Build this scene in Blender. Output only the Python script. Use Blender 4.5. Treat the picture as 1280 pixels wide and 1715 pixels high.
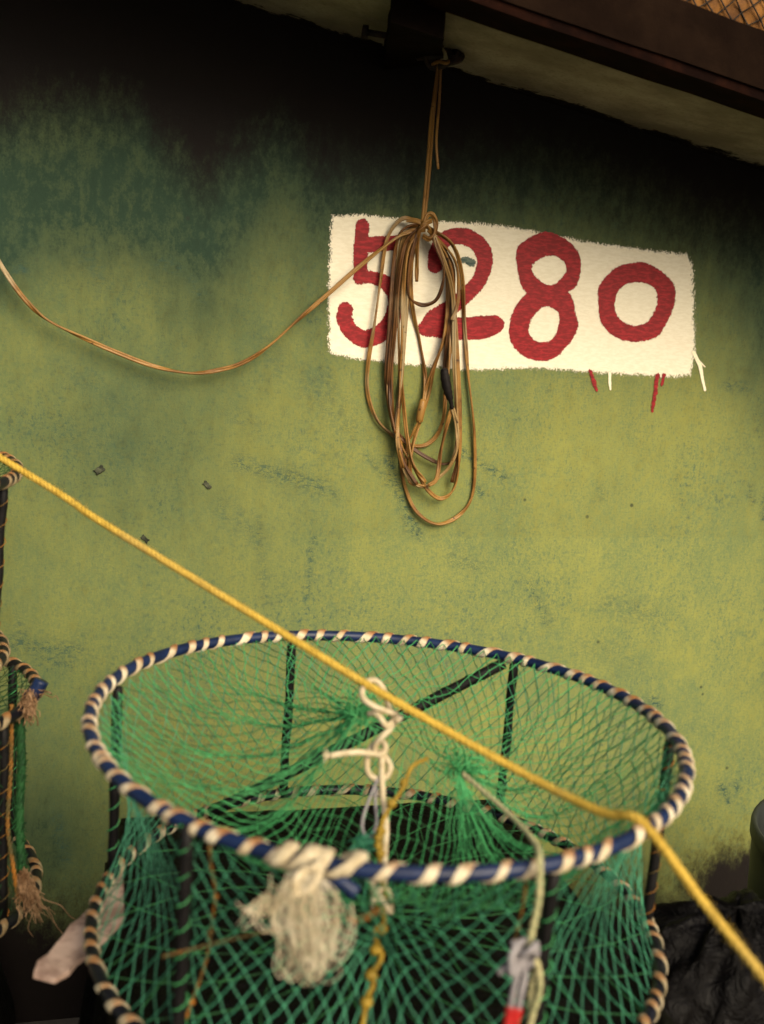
import bpy, math, random
from mathutils import Vector, Matrix, noise as mnoise

random.seed(7)
sc = bpy.context.scene
for o in list(bpy.data.objects):
    bpy.data.objects.remove(o)

# ------------------------------------------------------------------ camera
CAM_H = 1.25
WALL_D = 1.75                       # metres from lens to wall plane (wall is y = 0)
YAW, PITCH, ROLL = math.radians(15.0), math.radians(11.15), math.radians(4.15)
FPX = 1860.0                        # focal length in photo pixels (photo 1280 x 1715)
CAM = Vector((0, -WALL_D, CAM_H))
fwd = Vector((math.sin(YAW) * math.cos(PITCH), math.cos(YAW) * math.cos(PITCH), -math.sin(PITCH)))
r0 = Vector((math.cos(YAW), -math.sin(YAW), 0))
u0 = r0.cross(fwd)
RIGHT = r0 * math.cos(ROLL) + u0 * math.sin(ROLL)
UP = u0 * math.cos(ROLL) - r0 * math.sin(ROLL)
cd = bpy.data.cameras.new('camera')
cd.sensor_fit = 'VERTICAL'
cd.sensor_height = 56.0
cd.sensor_width = 56.0
cd.lens = FPX / 1715.0 * 56.0
cd.clip_start = 0.05
cd.clip_end = 500
cd.dof.use_dof = True
cd.dof.focus_distance = 1.74
cd.dof.aperture_fstop = 5.6
cam = bpy.data.objects.new('camera', cd)
m3 = Matrix((RIGHT, UP, -fwd)).transposed()
cam.matrix_world = Matrix.Translation(CAM) @ m3.to_4x4()
sc.collection.objects.link(cam)
sc.camera = cam

# ------------------------------------------------------------------ sky, sun, exposure
SUN_EL, SUN_AZ = math.radians(34), math.radians(162)      # azimuth from +Y, clockwise
world = bpy.data.worlds.new('World')
sc.world = world
world.use_nodes = True
wn = world.node_tree.nodes
sky = wn.new('ShaderNodeTexSky')
sky.sky_type = 'NISHITA'
sky.sun_disc = False
sky.sun_elevation = SUN_EL
sky.sun_rotation = SUN_AZ
sky.air_density = 1.0
sky.dust_density = 6.0
sky.ozone_density = 1.0
world.node_tree.links.new(sky.outputs[0], wn['Background'].inputs[0])
wn['Background'].inputs[1].default_value = 0.065
sl = bpy.data.lights.new('sun', 'SUN')
sl.energy = 1.5
sl.angle = math.radians(40)
sl.color = (1.0, 0.87, 0.63)
so = bpy.data.objects.new('sun', sl)
sdir = Vector((math.sin(SUN_AZ) * math.cos(SUN_EL), math.cos(SUN_AZ) * math.cos(SUN_EL), math.sin(SUN_EL)))
so.rotation_euler = sdir.to_track_quat('Z', 'Y').to_euler()
so.location = sdir * 20
sc.collection.objects.link(so)
sc.view_settings.view_transform = 'Standard'
sc.view_settings.look = 'None'
sc.view_settings.exposure = 1.28
sc.view_settings.gamma = 1.0
sc.cycles.max_bounces = 8
sc.cycles.transparent_max_bounces = 16

# ------------------------------------------------------------------ helpers
def ray(x, y):
    return (fwd + RIGHT * ((x - 640) / FPX) - UP * ((y - 857.5) / FPX))

def depth(x, y, d):
    return CAM + ray(x, y) * d

def dtrap(x, y, d):
    return depth(x, y, 1.133 - (1.133 - d) * 0.83)

def onplane(x, y, p, n):
    r = ray(x, y)
    return CAM + r * ((p - CAM).dot(n) / r.dot(n))

YN = Vector((0, 1, 0))
ZN = Vector((0, 0, 1))

def wallp(x, y, off=0.0):
    return onplane(x, y, Vector((0, -off, 0)), YN)

def onz(x, y, z):
    return onplane(x, y, Vector((0, 0, z)), ZN)

def project(p):
    v = p - CAM
    d = v.dot(fwd)
    return 640 + FPX * v.dot(RIGHT) / d, 857.5 - FPX * v.dot(UP) / d, d

def fbm(p, o=4):
    return mnoise.fractal(p, 1.0, 2.0, o)

def catmull(pts, n=6, closed=False):
    pts = [Vector(p) for p in pts]
    k = len(pts)
    out = []
    for i in range(k if closed else k - 1):
        if closed:
            a, b, c, d = pts[(i - 1) % k], pts[i], pts[(i + 1) % k], pts[(i + 2) % k]
        else:
            b, c = pts[i], pts[i + 1]
            a = pts[i - 1] if i else b * 2 - c
            d = pts[i + 2] if i + 2 < k else c * 2 - b
        for j in range(n):
            t = j / n
            out.append(0.5 * ((2 * b) + (c - a) * t + (2 * a - 5 * b + 4 * c - d) * t * t + (3 * b - a - 3 * c + d) * t ** 3))
    if not closed:
        out.append(pts[-1].copy())
    return out

class MB:
    def __init__(self):
        self.v, self.f, self.attr = [], [], {}
    def add(self, vs, fs):
        b = len(self.v)
        self.v += vs
        self.f += [tuple(i + b for i in q) for q in fs]
        return b
    def box(self, a, b):
        a, b = Vector(a), Vector(b)
        vs = [Vector((x, y, z)) for z in (a.z, b.z) for y in (a.y, b.y) for x in (a.x, b.x)]
        self.add(vs, [(0, 2, 3, 1), (4, 5, 7, 6), (0, 1, 5, 4), (2, 6, 7, 3), (0, 4, 6, 2), (1, 3, 7, 5)])
    def frames(self, pts, closed, up):
        k = len(pts)
        T = []
        for i in range(k):
            if closed:
                t = pts[(i + 1) % k] - pts[i - 1]
            else:
                t = pts[min(i + 1, k - 1)] - pts[max(i - 1, 0)]
            T.append(t.normalized() if t.length > 1e-9 else Vector((0, 0, 1)))
        N = []
        n = Vector(up) if up is not None else (Vector((0, 0, 1)) if abs(T[0].z) < .9 else Vector((1, 0, 0)))
        for i in range(k):
            if up is not None:
                n = Vector(up)
            q = n - T[i] * n.dot(T[i])
            if q.length < 1e-6:
                q = T[i].orthogonal()
            n = q.normalized()
            N.append(n)
        return T, N
    def sweep(self, pts, r, sides=8, closed=False, section=None, up=None, caps=True, twist=0.0):
        """tube along pts; r float or list; section: list of (a, b) offsets in units of r"""
        k = len(pts)
        T, N = self.frames(pts, closed, up)
        if section is None:
            section = [(math.cos(2 * math.pi * s / sides), math.sin(2 * math.pi * s / sides)) for s in range(sides)]
        m = len(section)
        vs = []
        for i in range(k):
            rr = r[i] if isinstance(r, (list, tuple)) else r
            B = T[i].cross(N[i])
            c, s = math.cos(twist * i), math.sin(twist * i)
            n2, b2 = N[i] * c + B * s, B * c - N[i] * s
            for a, b in section:
                vs.append(pts[i] + n2 * (a * rr) + b2 * (b * rr))
        fs = []
        for i in range(k if closed else k - 1):
            j = (i + 1) % k
            for s in range(m):
                s2 = (s + 1) % m
                fs.append((i * m + s, i * m + s2, j * m + s2, j * m + s))
        if not closed and caps:
            fs.append(tuple(range(m - 1, -1, -1)))
            fs.append(tuple((k - 1) * m + s for s in range(m)))
        return self.add(vs, fs)
    def twine(self, pts, r, pitch, strands=3, sides=6, sub=12, up=None):
        """a laid rope: strands twisted round the path"""
        L = [0.0]
        for i in range(1, len(pts)):
            L.append(L[-1] + (pts[i] - pts[i - 1]).length)
        n = max(2, int(L[-1] / pitch * sub))
        q, i = [], 0
        for j in range(n + 1):
            s = L[-1] * j / n
            while i < len(pts) - 2 and L[i + 1] < s:
                i += 1
            w = (s - L[i]) / max(1e-9, L[i + 1] - L[i])
            q.append(pts[i].lerp(pts[i + 1], w))
        T, N = self.frames(q, False, up)
        for st in range(strands):
            ph = 2 * math.pi * st / strands
            c = []
            for j in range(n + 1):
                a = ph + 2 * math.pi * (L[-1] * j / n) / pitch
                B = T[j].cross(N[j])
                c.append(q[j] + (N[j] * math.cos(a) + B * math.sin(a)) * r * 0.40)
            self.sweep(c, r * 0.60, sides)
    def strand(self, a, b, r, mid=None):
        """thin 4-sided net thread from a to b through mid"""
        pts = [a, mid, b] if mid is not None else [a, b]
        d = (b - a)
        n = d.orthogonal().normalized()
        w = d.cross(n).normalized()
        vs = []
        for p in pts:
            vs += [p + n * r, p + w * r, p - n * r, p - w * r]
        fs = []
        for i in range(len(pts) - 1):
            for s in range(4):
                s2 = (s + 1) % 4
                fs.append((i * 4 + s, i * 4 + s2, i * 4 + 4 + s2, i * 4 + 4 + s))
        self.add(vs, fs)
    def knot(self, p, r):
        vs = [p + Vector(d) * r for d in ((1, 0, 0), (-1, 0, 0), (0, 1, 0), (0, -1, 0), (0, 0, 1), (0, 0, -1))]
        self.add(vs, [(0, 2, 4), (2, 1, 4), (1, 3, 4), (3, 0, 4), (2, 0, 5), (1, 2, 5), (3, 1, 5), (0, 3, 5)])
    def blob(self, c, rx, ry, rz, nu=24, nv=16, amp=0.1, freq=3.0, seed=0):
        c = Vector(c)
        vs = []
        for j in range(nv + 1):
            t = math.pi * j / nv
            for i in range(nu):
                a = 2 * math.pi * i / nu
                d = Vector((math.sin(t) * math.cos(a), math.sin(t) * math.sin(a), math.cos(t)))
                k = 1 + amp * fbm(d * freq + Vector((seed, seed * 1.7, 0)))
                vs.append(c + Vector((d.x * rx * k, d.y * ry * k, d.z * rz * k)))
        fs = [(j * nu + i, (j + 1) * nu + i, (j + 1) * nu + (i + 1) % nu, j * nu + (i + 1) % nu) for j in range(nv) for i in range(nu)]
        self.add(vs, fs)
    def build(self, name, mat, parent=None, smooth=True, origin=None):
        me = bpy.data.meshes.new(name)
        org = origin
        if org is None:
            org = Vector((0, 0, 0))
            if parent is not None:
                org = WORLD[parent.name]
        me.from_pydata([tuple(v - org) for v in self.v], [], self.f)
        for k, (typ, vals) in self.attr.items():
            at = me.attributes.new(k, 'FLOAT', 'POINT')
            at.data.foreach_set('value', vals)
        me.materials.append(mat)
        if smooth:
            me.polygons.foreach_set('use_smooth', [True] * len(me.polygons))
        me.update()
        o = bpy.data.objects.new(name, me)
        sc.collection.objects.link(o)
        if parent is not None:
            o.parent = parent
            o.location = org - WORLD[parent.name]
        else:
            o.location = org
        WORLD[o.name] = org.copy()
        return o

WORLD = {}

def empty(name, loc, label, cat, group=None):
    o = bpy.data.objects.new(name, None)
    o.empty_display_size = 0.05
    o.location = loc
    sc.collection.objects.link(o)
    WORLD[o.name] = Vector(loc)
    tag(o, label, cat, group)
    return o

def tag(o, label=None, cat=None, group=None, kind=None):
    if label: o['label'] = label
    if cat: o['category'] = cat
    if group: o['group'] = group
    if kind: o['kind'] = kind
    return o

# ------------------------------------------------------------------ materials
class NT:
    def __init__(self, name):
        self.m = bpy.data.materials.new(name)
        self.m.use_nodes = True
        self.n = self.m.node_tree.nodes
        self.l = self.m.node_tree.links
        self.b = self.n['Principled BSDF']
        self.out = self.n['Material Output']
        g = self.n.new('ShaderNodeNewGeometry')
        self.pos = g.outputs['Position']
    def link(self, a, b):
        self.l.new(a, b)
    def setin(self, sock, v):
        if hasattr(v, 'node'):
            self.l.new(v, sock)
        else:
            sock.default_value = v
    def noise(self, scale, detail=4, rough=0.55, vec=None, stretch=None, dist=0.0, ntype=None):
        t = self.n.new('ShaderNodeTexNoise')
        if ntype:
            t.noise_type = ntype
        t.inputs['Scale'].default_value = scale
        t.inputs['Detail'].default_value = detail
        t.inputs['Roughness'].default_value = rough
        t.inputs['Distortion'].default_value = dist
        v = vec if vec is not None else self.pos
        if stretch:
            mp = self.n.new('ShaderNodeMapping')
            mp.inputs['Scale'].default_value = stretch
            self.l.new(v, mp.inputs['Vector'])
            v = mp.outputs[0]
        self.l.new(v, t.inputs['Vector'])
        return t.outputs['Fac']
    def vor(self, scale, feature='DISTANCE_TO_EDGE', stretch=None):
        t = self.n.new('ShaderNodeTexVoronoi')
        t.feature = feature
        t.inputs['Scale'].default_value = scale
        v = self.pos
        if stretch:
            mp = self.n.new('ShaderNodeMapping')
            mp.inputs['Scale'].default_value = stretch
            self.l.new(v, mp.inputs['Vector'])
            v = mp.outputs[0]
        self.l.new(v, t.inputs['Vector'])
        return t.outputs[0]
    def math(self, op, a, b=None, c=None, clamp=False):
        t = self.n.new('ShaderNodeMath')
        t.operation = op
        t.use_clamp = clamp
        self.setin(t.inputs[0], a)
        if b is not None: self.setin(t.inputs[1], b)
        if c is not None: self.setin(t.inputs[2], c)
        return t.outputs[0]
    def step(self, v, lo, hi):
        t = self.n.new('ShaderNodeMapRange')
        t.interpolation_type = 'SMOOTHSTEP'
        self.setin(t.inputs['Value'], v)
        t.inputs['From Min'].default_value = lo
        t.inputs['From Max'].default_value = hi
        return t.outputs[0]
    def mix(self, f, a, b):
        t = self.n.new('ShaderNodeMix')
        t.data_type = 'RGBA'
        self.setin(t.inputs[0], f)
        for s, v in ((t.inputs[6], a), (t.inputs[7], b)):
            if hasattr(v, 'node'): self.l.new(v, s)
            else: s.default_value = (*v, 1)
        return t.outputs[2]
    def attr(self, name):
        t = self.n.new('ShaderNodeAttribute')
        t.attribute_name = name
        return t.outputs['Fac']
    def bump(self, h, strength, dist=0.001):
        t = self.n.new('ShaderNodeBump')
        t.inputs['Strength'].default_value = strength
        t.inputs['Distance'].default_value = dist
        self.setin(t.inputs['Height'], h)
        self.l.new(t.outputs[0], self.b.inputs['Normal'])
    def done(self, col, rough=0.7, spec=0.3):
        if hasattr(col, 'node'): self.l.new(col, self.b.inputs['Base Color'])
        else: self.b.inputs['Base Color'].default_value = (*col, 1)
        self.setin(self.b.inputs['Roughness'], rough)
        self.b.inputs['Specular IOR Level'].default_value = spec
        return self.m

def simple(name, c1, c2, scale=40, rough=0.7, spec=0.3, bump=0.3, bscale=300, lo=0.35, hi=0.65, obj=False):
    t = NT(name)
    v = t.pos
    f = t.step(t.noise(scale, 5, 0.6), lo, hi)
    if bump:
        t.bump(t.noise(bscale, 3, 0.6), bump, 0.0015)
    return t.done(t.mix(f, c1, c2), rough, spec)

# wall paint: yellow-olive over teal, soot at the top, wear, shade painted in low and left
def wall_material():
    t = NT('wall_paint')
    big = t.noise(2.6, 3, 0.5)
    mid = t.noise(8, 7, 0.68, stretch=(1.2, 1, 0.85))
    fine = t.noise(60, 6, 0.75, stretch=(1.2, 1, 0.8))
    grain = t.noise(300, 4, 0.75)
    streak = t.noise(24, 6, 0.7, stretch=(1.3, 1, 0.6))
    mott = t.math('ADD', t.math('MULTIPLY', big, 0.45), t.math('ADD', t.math('MULTIPLY', mid, 0.45), t.math('ADD', t.math('MULTIPLY', fine, 0.55), t.math('MULTIPLY', grain, 0.55))))
    col = t.mix(t.step(mott, 0.72, 1.28), (0.108, 0.154, 0.062), (0.250, 0.257, 0.062))
    # warm yellow wash
    col = t.mix(t.math('MULTIPLY', t.step(t.math('ADD', t.noise(5.5, 5, 0.65), t.math('MULTIPLY', t.math('SUBTRACT', fine, 0.5), 0.5)), 0.42, 0.80), 0.30), col, (0.282, 0.275, 0.052))
    # bluish scrubbed flecks
    fl = t.math('MULTIPLY', t.step(t.noise(130, 5, 0.8, stretch=(1.2, 1, 0.9)), 0.50, 0.64), t.step(t.math('ADD', mid, t.math('MULTIPLY', big, 0.3)), 0.90, 0.55))
    col = t.mix(t.math('MULTIPLY', t.math('MULTIPLY', fl, 0.85), t.step(t.noise(3.6, 4, 0.6), 0.36, 0.66)), col, (0.040, 0.085, 0.068))
    # fine woven brush grain
    gr2 = t.math('ADD', t.noise(420, 3, 0.7, stretch=(1, 1, 0.25)), t.noise(420, 3, 0.7, stretch=(0.25, 1, 1)))
    col = t.mix(t.math('MULTIPLY', t.step(gr2, 1.02, 1.22), 0.40), col, (0.070, 0.110, 0.070))
    # pale chalky grains
    col = t.mix(t.math('MULTIPLY', t.step(grain, 0.58, 0.75), 0.22), col, (0.36, 0.36, 0.15))
    # designed teal wash, darkened at the left to stand for shade
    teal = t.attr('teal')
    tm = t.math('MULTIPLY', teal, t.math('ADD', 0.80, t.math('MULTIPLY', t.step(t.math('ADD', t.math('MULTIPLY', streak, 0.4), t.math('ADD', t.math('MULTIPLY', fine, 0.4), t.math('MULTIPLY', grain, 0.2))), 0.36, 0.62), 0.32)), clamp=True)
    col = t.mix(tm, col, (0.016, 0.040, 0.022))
    # scuffs and cracked paint
    scf = t.attr('scuff')
    cr = t.step(t.math('ABSOLUTE', t.math('SUBTRACT', t.noise(70, 5, 0.6, dist=1.4, stretch=(1, 1, 1.6)), 0.5)), 0.045, 0.0)
    sp = t.step(t.noise(95, 4, 0.7, stretch=(0.8, 1, 1.7)), 0.50, 0.60)
    sc_ = t.math('MULTIPLY', scf, t.math('MAXIMUM', cr, sp), clamp=True)
    col = t.mix(sc_, col, (0.018, 0.060, 0.055))
    # scattered small dark specks
    v = t.vor(16, 'F1')
    dk = t.math('MULTIPLY', t.step(v, 0.075, 0.03), t.step(t.noise(6, 2), 0.5, 0.62))
    col = t.mix(t.math('MULTIPLY', dk, 0.8), col, (0.02, 0.03, 0.02))
    # soot / mould coat (own ragged outline), plus shade painted along the foot
    so_ = t.attr('soot_shade')
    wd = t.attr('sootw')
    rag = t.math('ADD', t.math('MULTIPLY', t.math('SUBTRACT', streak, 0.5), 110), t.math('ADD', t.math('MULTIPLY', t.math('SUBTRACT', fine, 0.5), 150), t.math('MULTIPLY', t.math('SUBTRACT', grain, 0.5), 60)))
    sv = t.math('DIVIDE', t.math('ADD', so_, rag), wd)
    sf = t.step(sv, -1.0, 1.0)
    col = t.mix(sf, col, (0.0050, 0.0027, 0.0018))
    h = t.math('ADD', t.math('MULTIPLY', fine, 0.6), t.math('ADD', t.math('MULTIPLY', grain, 0.4), t.math('MULTIPLY', sc_, -0.5)))
    t.bump(h, 0.35, 0.003)
    return t.done(col, 0.72, 0.22)

def paint(name, c1, c2, thick=6.0, fn=260, streaky=(1, 1, 1), var=(0.4, 0.6), edge=1.0, soft=0.6):
    """brush paint whose ragged edge is the noise-shifted outline 'sd' (pixels of the photo, ~1 mm)"""
    t = NT(name)
    n1 = t.noise(fn, 4, 0.7, stretch=streaky)
    n2 = t.noise(70, 6, 0.8)
    s = t.math('ADD', t.attr('sd'), t.math('ADD', t.math('MULTIPLY', t.math('SUBTRACT', n1, 0.5), thick * 3.2 * edge), t.math('MULTIPLY', t.math('SUBTRACT', n2, 0.5), thick * 3.0)))
    a = t.step(s, soft, -soft)
    f = t.step(t.noise(150, 5, 0.7, stretch=(0.5, 1, 1.6)), var[0], var[1])
    col = t.mix(f, c1, c2)
    t.bump(n1, 0.08, 0.001)
    t.done(col, 0.6, 0.3)
    tr = t.n.new('ShaderNodeBsdfTransparent')
    mx = t.n.new('ShaderNodeMixShader')
    t.link(a, mx.inputs[0])
    t.link(tr.outputs[0], mx.inputs[1])
    t.link(t.b.outputs[0], mx.inputs[2])
    t.link(mx.outputs[0], t.out.inputs['Surface'])
    return t.m

M = {}
M['wall'] = wall_material()
M['sign_white'] = paint('sign_white_paint', (0.72, 0.66, 0.50), (0.78, 0.725, 0.57), 5.0, 380, (1.4, 1, 0.7), edge=1.5, soft=2.2)
M['sign_red'] = paint('sign_red_paint', (0.17, 0.0025, 0.004), (0.31, 0.008, 0.013), 2.4, 300, (1.5, 1, 0.9), (0.42, 0.62))
M['drip_white'] = paint('drip_white_paint', (0.80, 0.72, 0.52), (0.84, 0.77, 0.56), 0.5, 300)
M['concrete_soffit'] = None
M['ground'] = simple('ground_concrete', (0.045, 0.040, 0.034), (0.085, 0.075, 0.06), 8, 0.85, 0.2, 0.5, 120)
M['beam'] = simple('old_dark_timber', (0.006, 0.0028, 0.0015), (0.011, 0.0056, 0.003), 14, 0.9, 0.04, 0.4, 160)
M['beam_red'] = simple('dark_red_timber', (0.005, 0.0018, 0.0012), (0.016, 0.005, 0.0025), 18, 0.9, 0.04, 0.4, 160, 0.45, 0.75)
M['black_timber'] = simple('sooty_timber', (0.004, 0.0024, 0.0016), (0.008, 0.0045, 0.003), 25, 0.9, 0.04, 0.4, 160)
M['iron'] = simple('rusty_iron', (0.010, 0.007, 0.006), (0.03, 0.015, 0.01), 120, 0.7, 0.3, 0.4, 500)
M['blue_tube'] = simple('blue_hose', (0.0045, 0.011, 0.038), (0.008, 0.019, 0.064), 30, 0.4, 0.3, 0.1, 300)
M['black_hose'] = simple('black_hose', (0.0035, 0.004, 0.007), (0.006, 0.006, 0.011), 30, 0.4, 0.3, 0.1, 300)
M['black_post'] = simple('black_taped_bar', (0.003, 0.0027, 0.0027), (0.007, 0.006, 0.006), 60, 0.6, 0.2, 0.3, 250)
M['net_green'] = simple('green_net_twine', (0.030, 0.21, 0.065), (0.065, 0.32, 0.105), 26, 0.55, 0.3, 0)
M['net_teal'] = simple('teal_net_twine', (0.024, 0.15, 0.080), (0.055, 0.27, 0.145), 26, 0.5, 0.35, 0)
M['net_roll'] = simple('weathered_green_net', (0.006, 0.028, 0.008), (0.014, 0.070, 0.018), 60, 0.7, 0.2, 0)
M['net_shaded'] = simple('shaded_green_net_twine', (0.014, 0.060, 0.020), (0.04, 0.20, 0.060), 26, 0.6, 0.25, 0)  # same green net with shade painted in, for turned-away strands and the floor
M['orange_twine'] = simple('orange_twine', (0.07, 0.055, 0.018), (0.26, 0.10, 0.012), 40, 0.7, 0.2, 0)
M['yellow_twine'] = simple('yellow_twine', (0.17, 0.11, 0.010), (0.28, 0.18, 0.015), 60, 0.6, 0.3, 0)
def rope_material():
    t = NT('yellow_rope')
    col = t.mix(t.step(t.noise(90, 5, .6), .35, .65), (0.42, 0.27, 0.035), (0.54, 0.36, 0.055))
    col = t.mix(t.math('MULTIPLY', t.step(t.noise(9, 4, .6), .48, .70), .4), col, (0.40, 0.29, 0.10))
    col = t.mix(t.math('MULTIPLY', t.step(t.noise(30, 5, .7), .58, .72), .5), col, (0.13, 0.085, 0.03))
    t.bump(t.noise(900, 3), .5, .0015)
    return t.done(col, 0.65, 0.2)
M['yellow_rope'] = rope_material()
M['cream_rope'] = simple('cream_rope', (0.40, 0.32, 0.19), (0.54, 0.46, 0.31), 70, 0.8, 0.15, 0.5, 700)
M['frayed'] = simple('frayed_rope_fibre', (0.42, 0.35, 0.22), (0.62, 0.55, 0.40), 50, 0.85, 0.1, 0)
M['frayed_brown'] = simple('brown_frayed_fibre', (0.16, 0.085, 0.04), (0.32, 0.20, 0.11), 50, 0.85, 0.1, 0)
M['lavender'] = simple('grey_lilac_cord', (0.19, 0.175, 0.18), (0.28, 0.26, 0.26), 50, 0.7, 0.2, 0.3, 600)
M['red_tip'] = simple('red_tape', (0.30, 0.010, 0.010), (0.42, 0.02, 0.015), 50, 0.5, 0.3, 0)
M['pale_twine'] = simple('pale_green_twine', (0.30, 0.30, 0.15), (0.42, 0.38, 0.20), 60, 0.7, 0.2, 0.3, 600)
M['tape_black'] = simple('black_insulating_tape', (0.006, 0.005, 0.005), (0.012, 0.009, 0.008), 90, 0.6, 0.12, 0.3, 400)
M['scrap'] = simple('dark_tape_scrap', (0.018, 0.022, 0.014), (0.07, 0.075, 0.045), 120, 0.8, 0.2, 0.4, 400)
M['grey_plastic'] = simple('grey_plastic', (0.016, 0.019, 0.017), (0.026, 0.03, 0.026), 12, 0.5, 0.35, 0.1, 200)
M['board'] = simple('pale_board', (0.20, 0.13, 0.10), (0.40, 0.29, 0.23), 40, 0.75, 0.2, 0.4, 200)
M['orange_net'] = simple('orange_netting', (0.08, 0.03, 0.005), (0.20, 0.082, 0.011), 30, 0.7, 0.2, 0.5, 200)
M['net_black'] = simple('black_net_twine', (0.01, 0.008, 0.006), (0.03, 0.02, 0.012), 30, 0.7, 0.2, 0)
M['blue_tarp'] = simple('blue_tarp', (0.02, 0.05, 0.12), (0.03, 0.07, 0.16), 10, 0.5, 0.3, 0.2, 100)

def wrap_material(name, ca, cb):
    t = NT(name)
    n = t.noise(45, 4, 0.6)
    col = t.mix(t.step(n, 0.35, 0.65), ca, cb)
    col = t.mix(t.math('MULTIPLY', t.step(t.noise(16, 4, .7), 0.52, 0.70), 0.55), col, (0.20, 0.14, 0.075))
    d = t.math('ADD', t.math('MULTIPLY', t.attr('dirt'), 1.2), t.math('SUBTRACT', t.noise(5, 3), 0.95))
    col = t.mix(t.step(d, 0.15, 0.95), col, (0.28, 0.125, 0.04))
    t.bump(t.noise(420, 4, .7), 0.8, 0.002)
    return t.done(col, 0.85, 0.1)
M['wrap'] = wrap_material('cream_lashing_cord', (0.50, 0.40, 0.25), (0.68, 0.60, 0.43))
M['wrap_old'] = wrap_material('weathered_lashing_cord', (0.17, 0.12, 0.06), (0.34, 0.27, 0.16))
M['wrap_shaded'] = wrap_material('shaded_lashing_cord', (0.26, 0.21, 0.12), (0.44, 0.38, 0.26))  # cream lashing dimmed in colour for the shade low in the trap

def cord_material(name, ca, cb, pale):
    t = NT(name)
    n = t.noise(14, 4, 0.65)
    col = t.mix(t.step(n, 0.38, 0.62), ca, cb)
    col = t.mix(t.step(t.noise(6, 3), pale, pale + .14), col, (0.30, 0.225, 0.12))
    col = t.mix(t.step(t.noise(90, 3), 0.63, 0.75), col, (0.035, 0.015, 0.005))
    return t.done(col, 0.45, 0.35)
M['flex'] = cord_material('aged_amber_twin_flex', (0.135, 0.058, 0.010), (0.26, 0.135, 0.030), .54)
M['flex_dark'] = cord_material('aged_brown_twin_flex', (0.045, 0.017, 0.004), (0.12, 0.048, 0.009), .62)
M['flex_pale'] = cord_material('aged_pale_twin_flex', (0.20, 0.115, 0.036), (0.32, 0.22, 0.095), .44)

def plastic_black():
    t = NT('black_plastic_sheet')
    n = t.noise(26, 5, 0.6, dist=1.0)
    t.bump(n, 0.8, 0.02)
    col = t.mix(t.step(t.noise(60, 4, 0.7), 0.62, 0.75), (0.0014, 0.001, 0.0009), (0.006, 0.005, 0.004))
    return t.done(col, 0.55, 0.10)
M['tarp'] = plastic_black()

# ------------------------------------------------------------------ the shed: wall, roof slab, beam
slope_a = wallp(420, 12)
slope_b = wallp(1270, 283)
SL = (slope_b.z - slope_a.z) / (slope_b.x - slope_a.x)           # eave falls to the right
def ztop(x):
    return slope_a.z + (x - slope_a.x) * SL
shed = empty('shed', (0.6, 0, 0), 'low shed with green sooty plaster wall and sloping dark eave', 'shed')

def polyl(x, pts):
    for (x0, y0), (x1, y1) in zip(pts, pts[1:]):
        if x <= x1:
            w = max(0.0, min(1.0, (x - x0) / (x1 - x0)))
            w = w * w * (3 - 2 * w)
            return y0 + (y1 - y0) * w
    return pts[-1][1]

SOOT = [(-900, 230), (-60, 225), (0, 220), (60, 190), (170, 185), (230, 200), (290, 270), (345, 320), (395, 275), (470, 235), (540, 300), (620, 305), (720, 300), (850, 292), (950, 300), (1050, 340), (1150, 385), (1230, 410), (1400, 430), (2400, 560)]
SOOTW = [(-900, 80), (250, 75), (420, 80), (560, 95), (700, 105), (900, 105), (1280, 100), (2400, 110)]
SCUFF = [  # (x0, y0, x1, y1, width, strength) worn strokes on the wall
    (650, 770, 690, 890, 10, .9), (690, 870, 704, 900, 7, 1), (770, 755, 842, 800, 8, .9), (790, 810, 812, 832, 6, 1), (612, 760, 650, 810, 5, .7),
    (400, 775, 540, 815, 16, .7), (480, 800, 560, 830, 10, .6), (520, 930, 528, 900, 6, .8), (515, 1000, 522, 930, 5, .8), (430, 870, 446, 1010, 8, .5), (370, 850, 430, 900, 18, .4),
    (520, 640, 590, 720, 25, .35), (540, 620, 560, 650, 8, .5), (890, 980, 915, 1040, 12, .7), (1020, 1010, 1090, 1030, 22, .4), (760, 935, 800, 950, 14, .5),
    (20, 1075, 130, 1090, 14, .7), (30, 1040, 40, 1070, 6, .7), (60, 1100, 120, 1115, 8, .6), (1205, 1315, 1215, 1330, 7, 1), (1232, 1312, 1236, 1326, 5, 1), (1212, 1320, 1222, 1345, 5, 1),
    (1090, 1172, 1104, 1180, 9, 1), (95, 1370, 112, 1440, 12, .5), (960, 620, 1000, 640, 20, .3), (1215, 645, 1250, 650, 10, .6), (440, 560, 470, 620, 18, .3), (395, 690, 430, 720, 22, .3),
    (110, 620, 220, 690, 12, .25), (150, 430, 170, 470, 20, .3), (320, 470, 340, 500, 10, .4), (270, 440, 300, 450, 10, .5), (30, 450, 40, 452, 8, .7), (980, 1080, 1060, 1110, 26, .25),
    (1256, 818, 1262, 840, 5, .9), (1276, 830, 1278, 870, 5, .9), (60, 700, 200, 760, 30, .18), (1000, 810, 1010, 835, 5, .5), (800, 540, 830, 560, 6, .3)]
def segd(px, py, x0, y0, x1, y1):
    dx, dy = x1 - x0, y1 - y0
    L = dx * dx + dy * dy
    t = max(0, min(1, ((px - x0) * dx + (py - y0) * dy) / L)) if L else 0
    return math.hypot(px - x0 - t * dx, py - y0 - t * dy)

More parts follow.
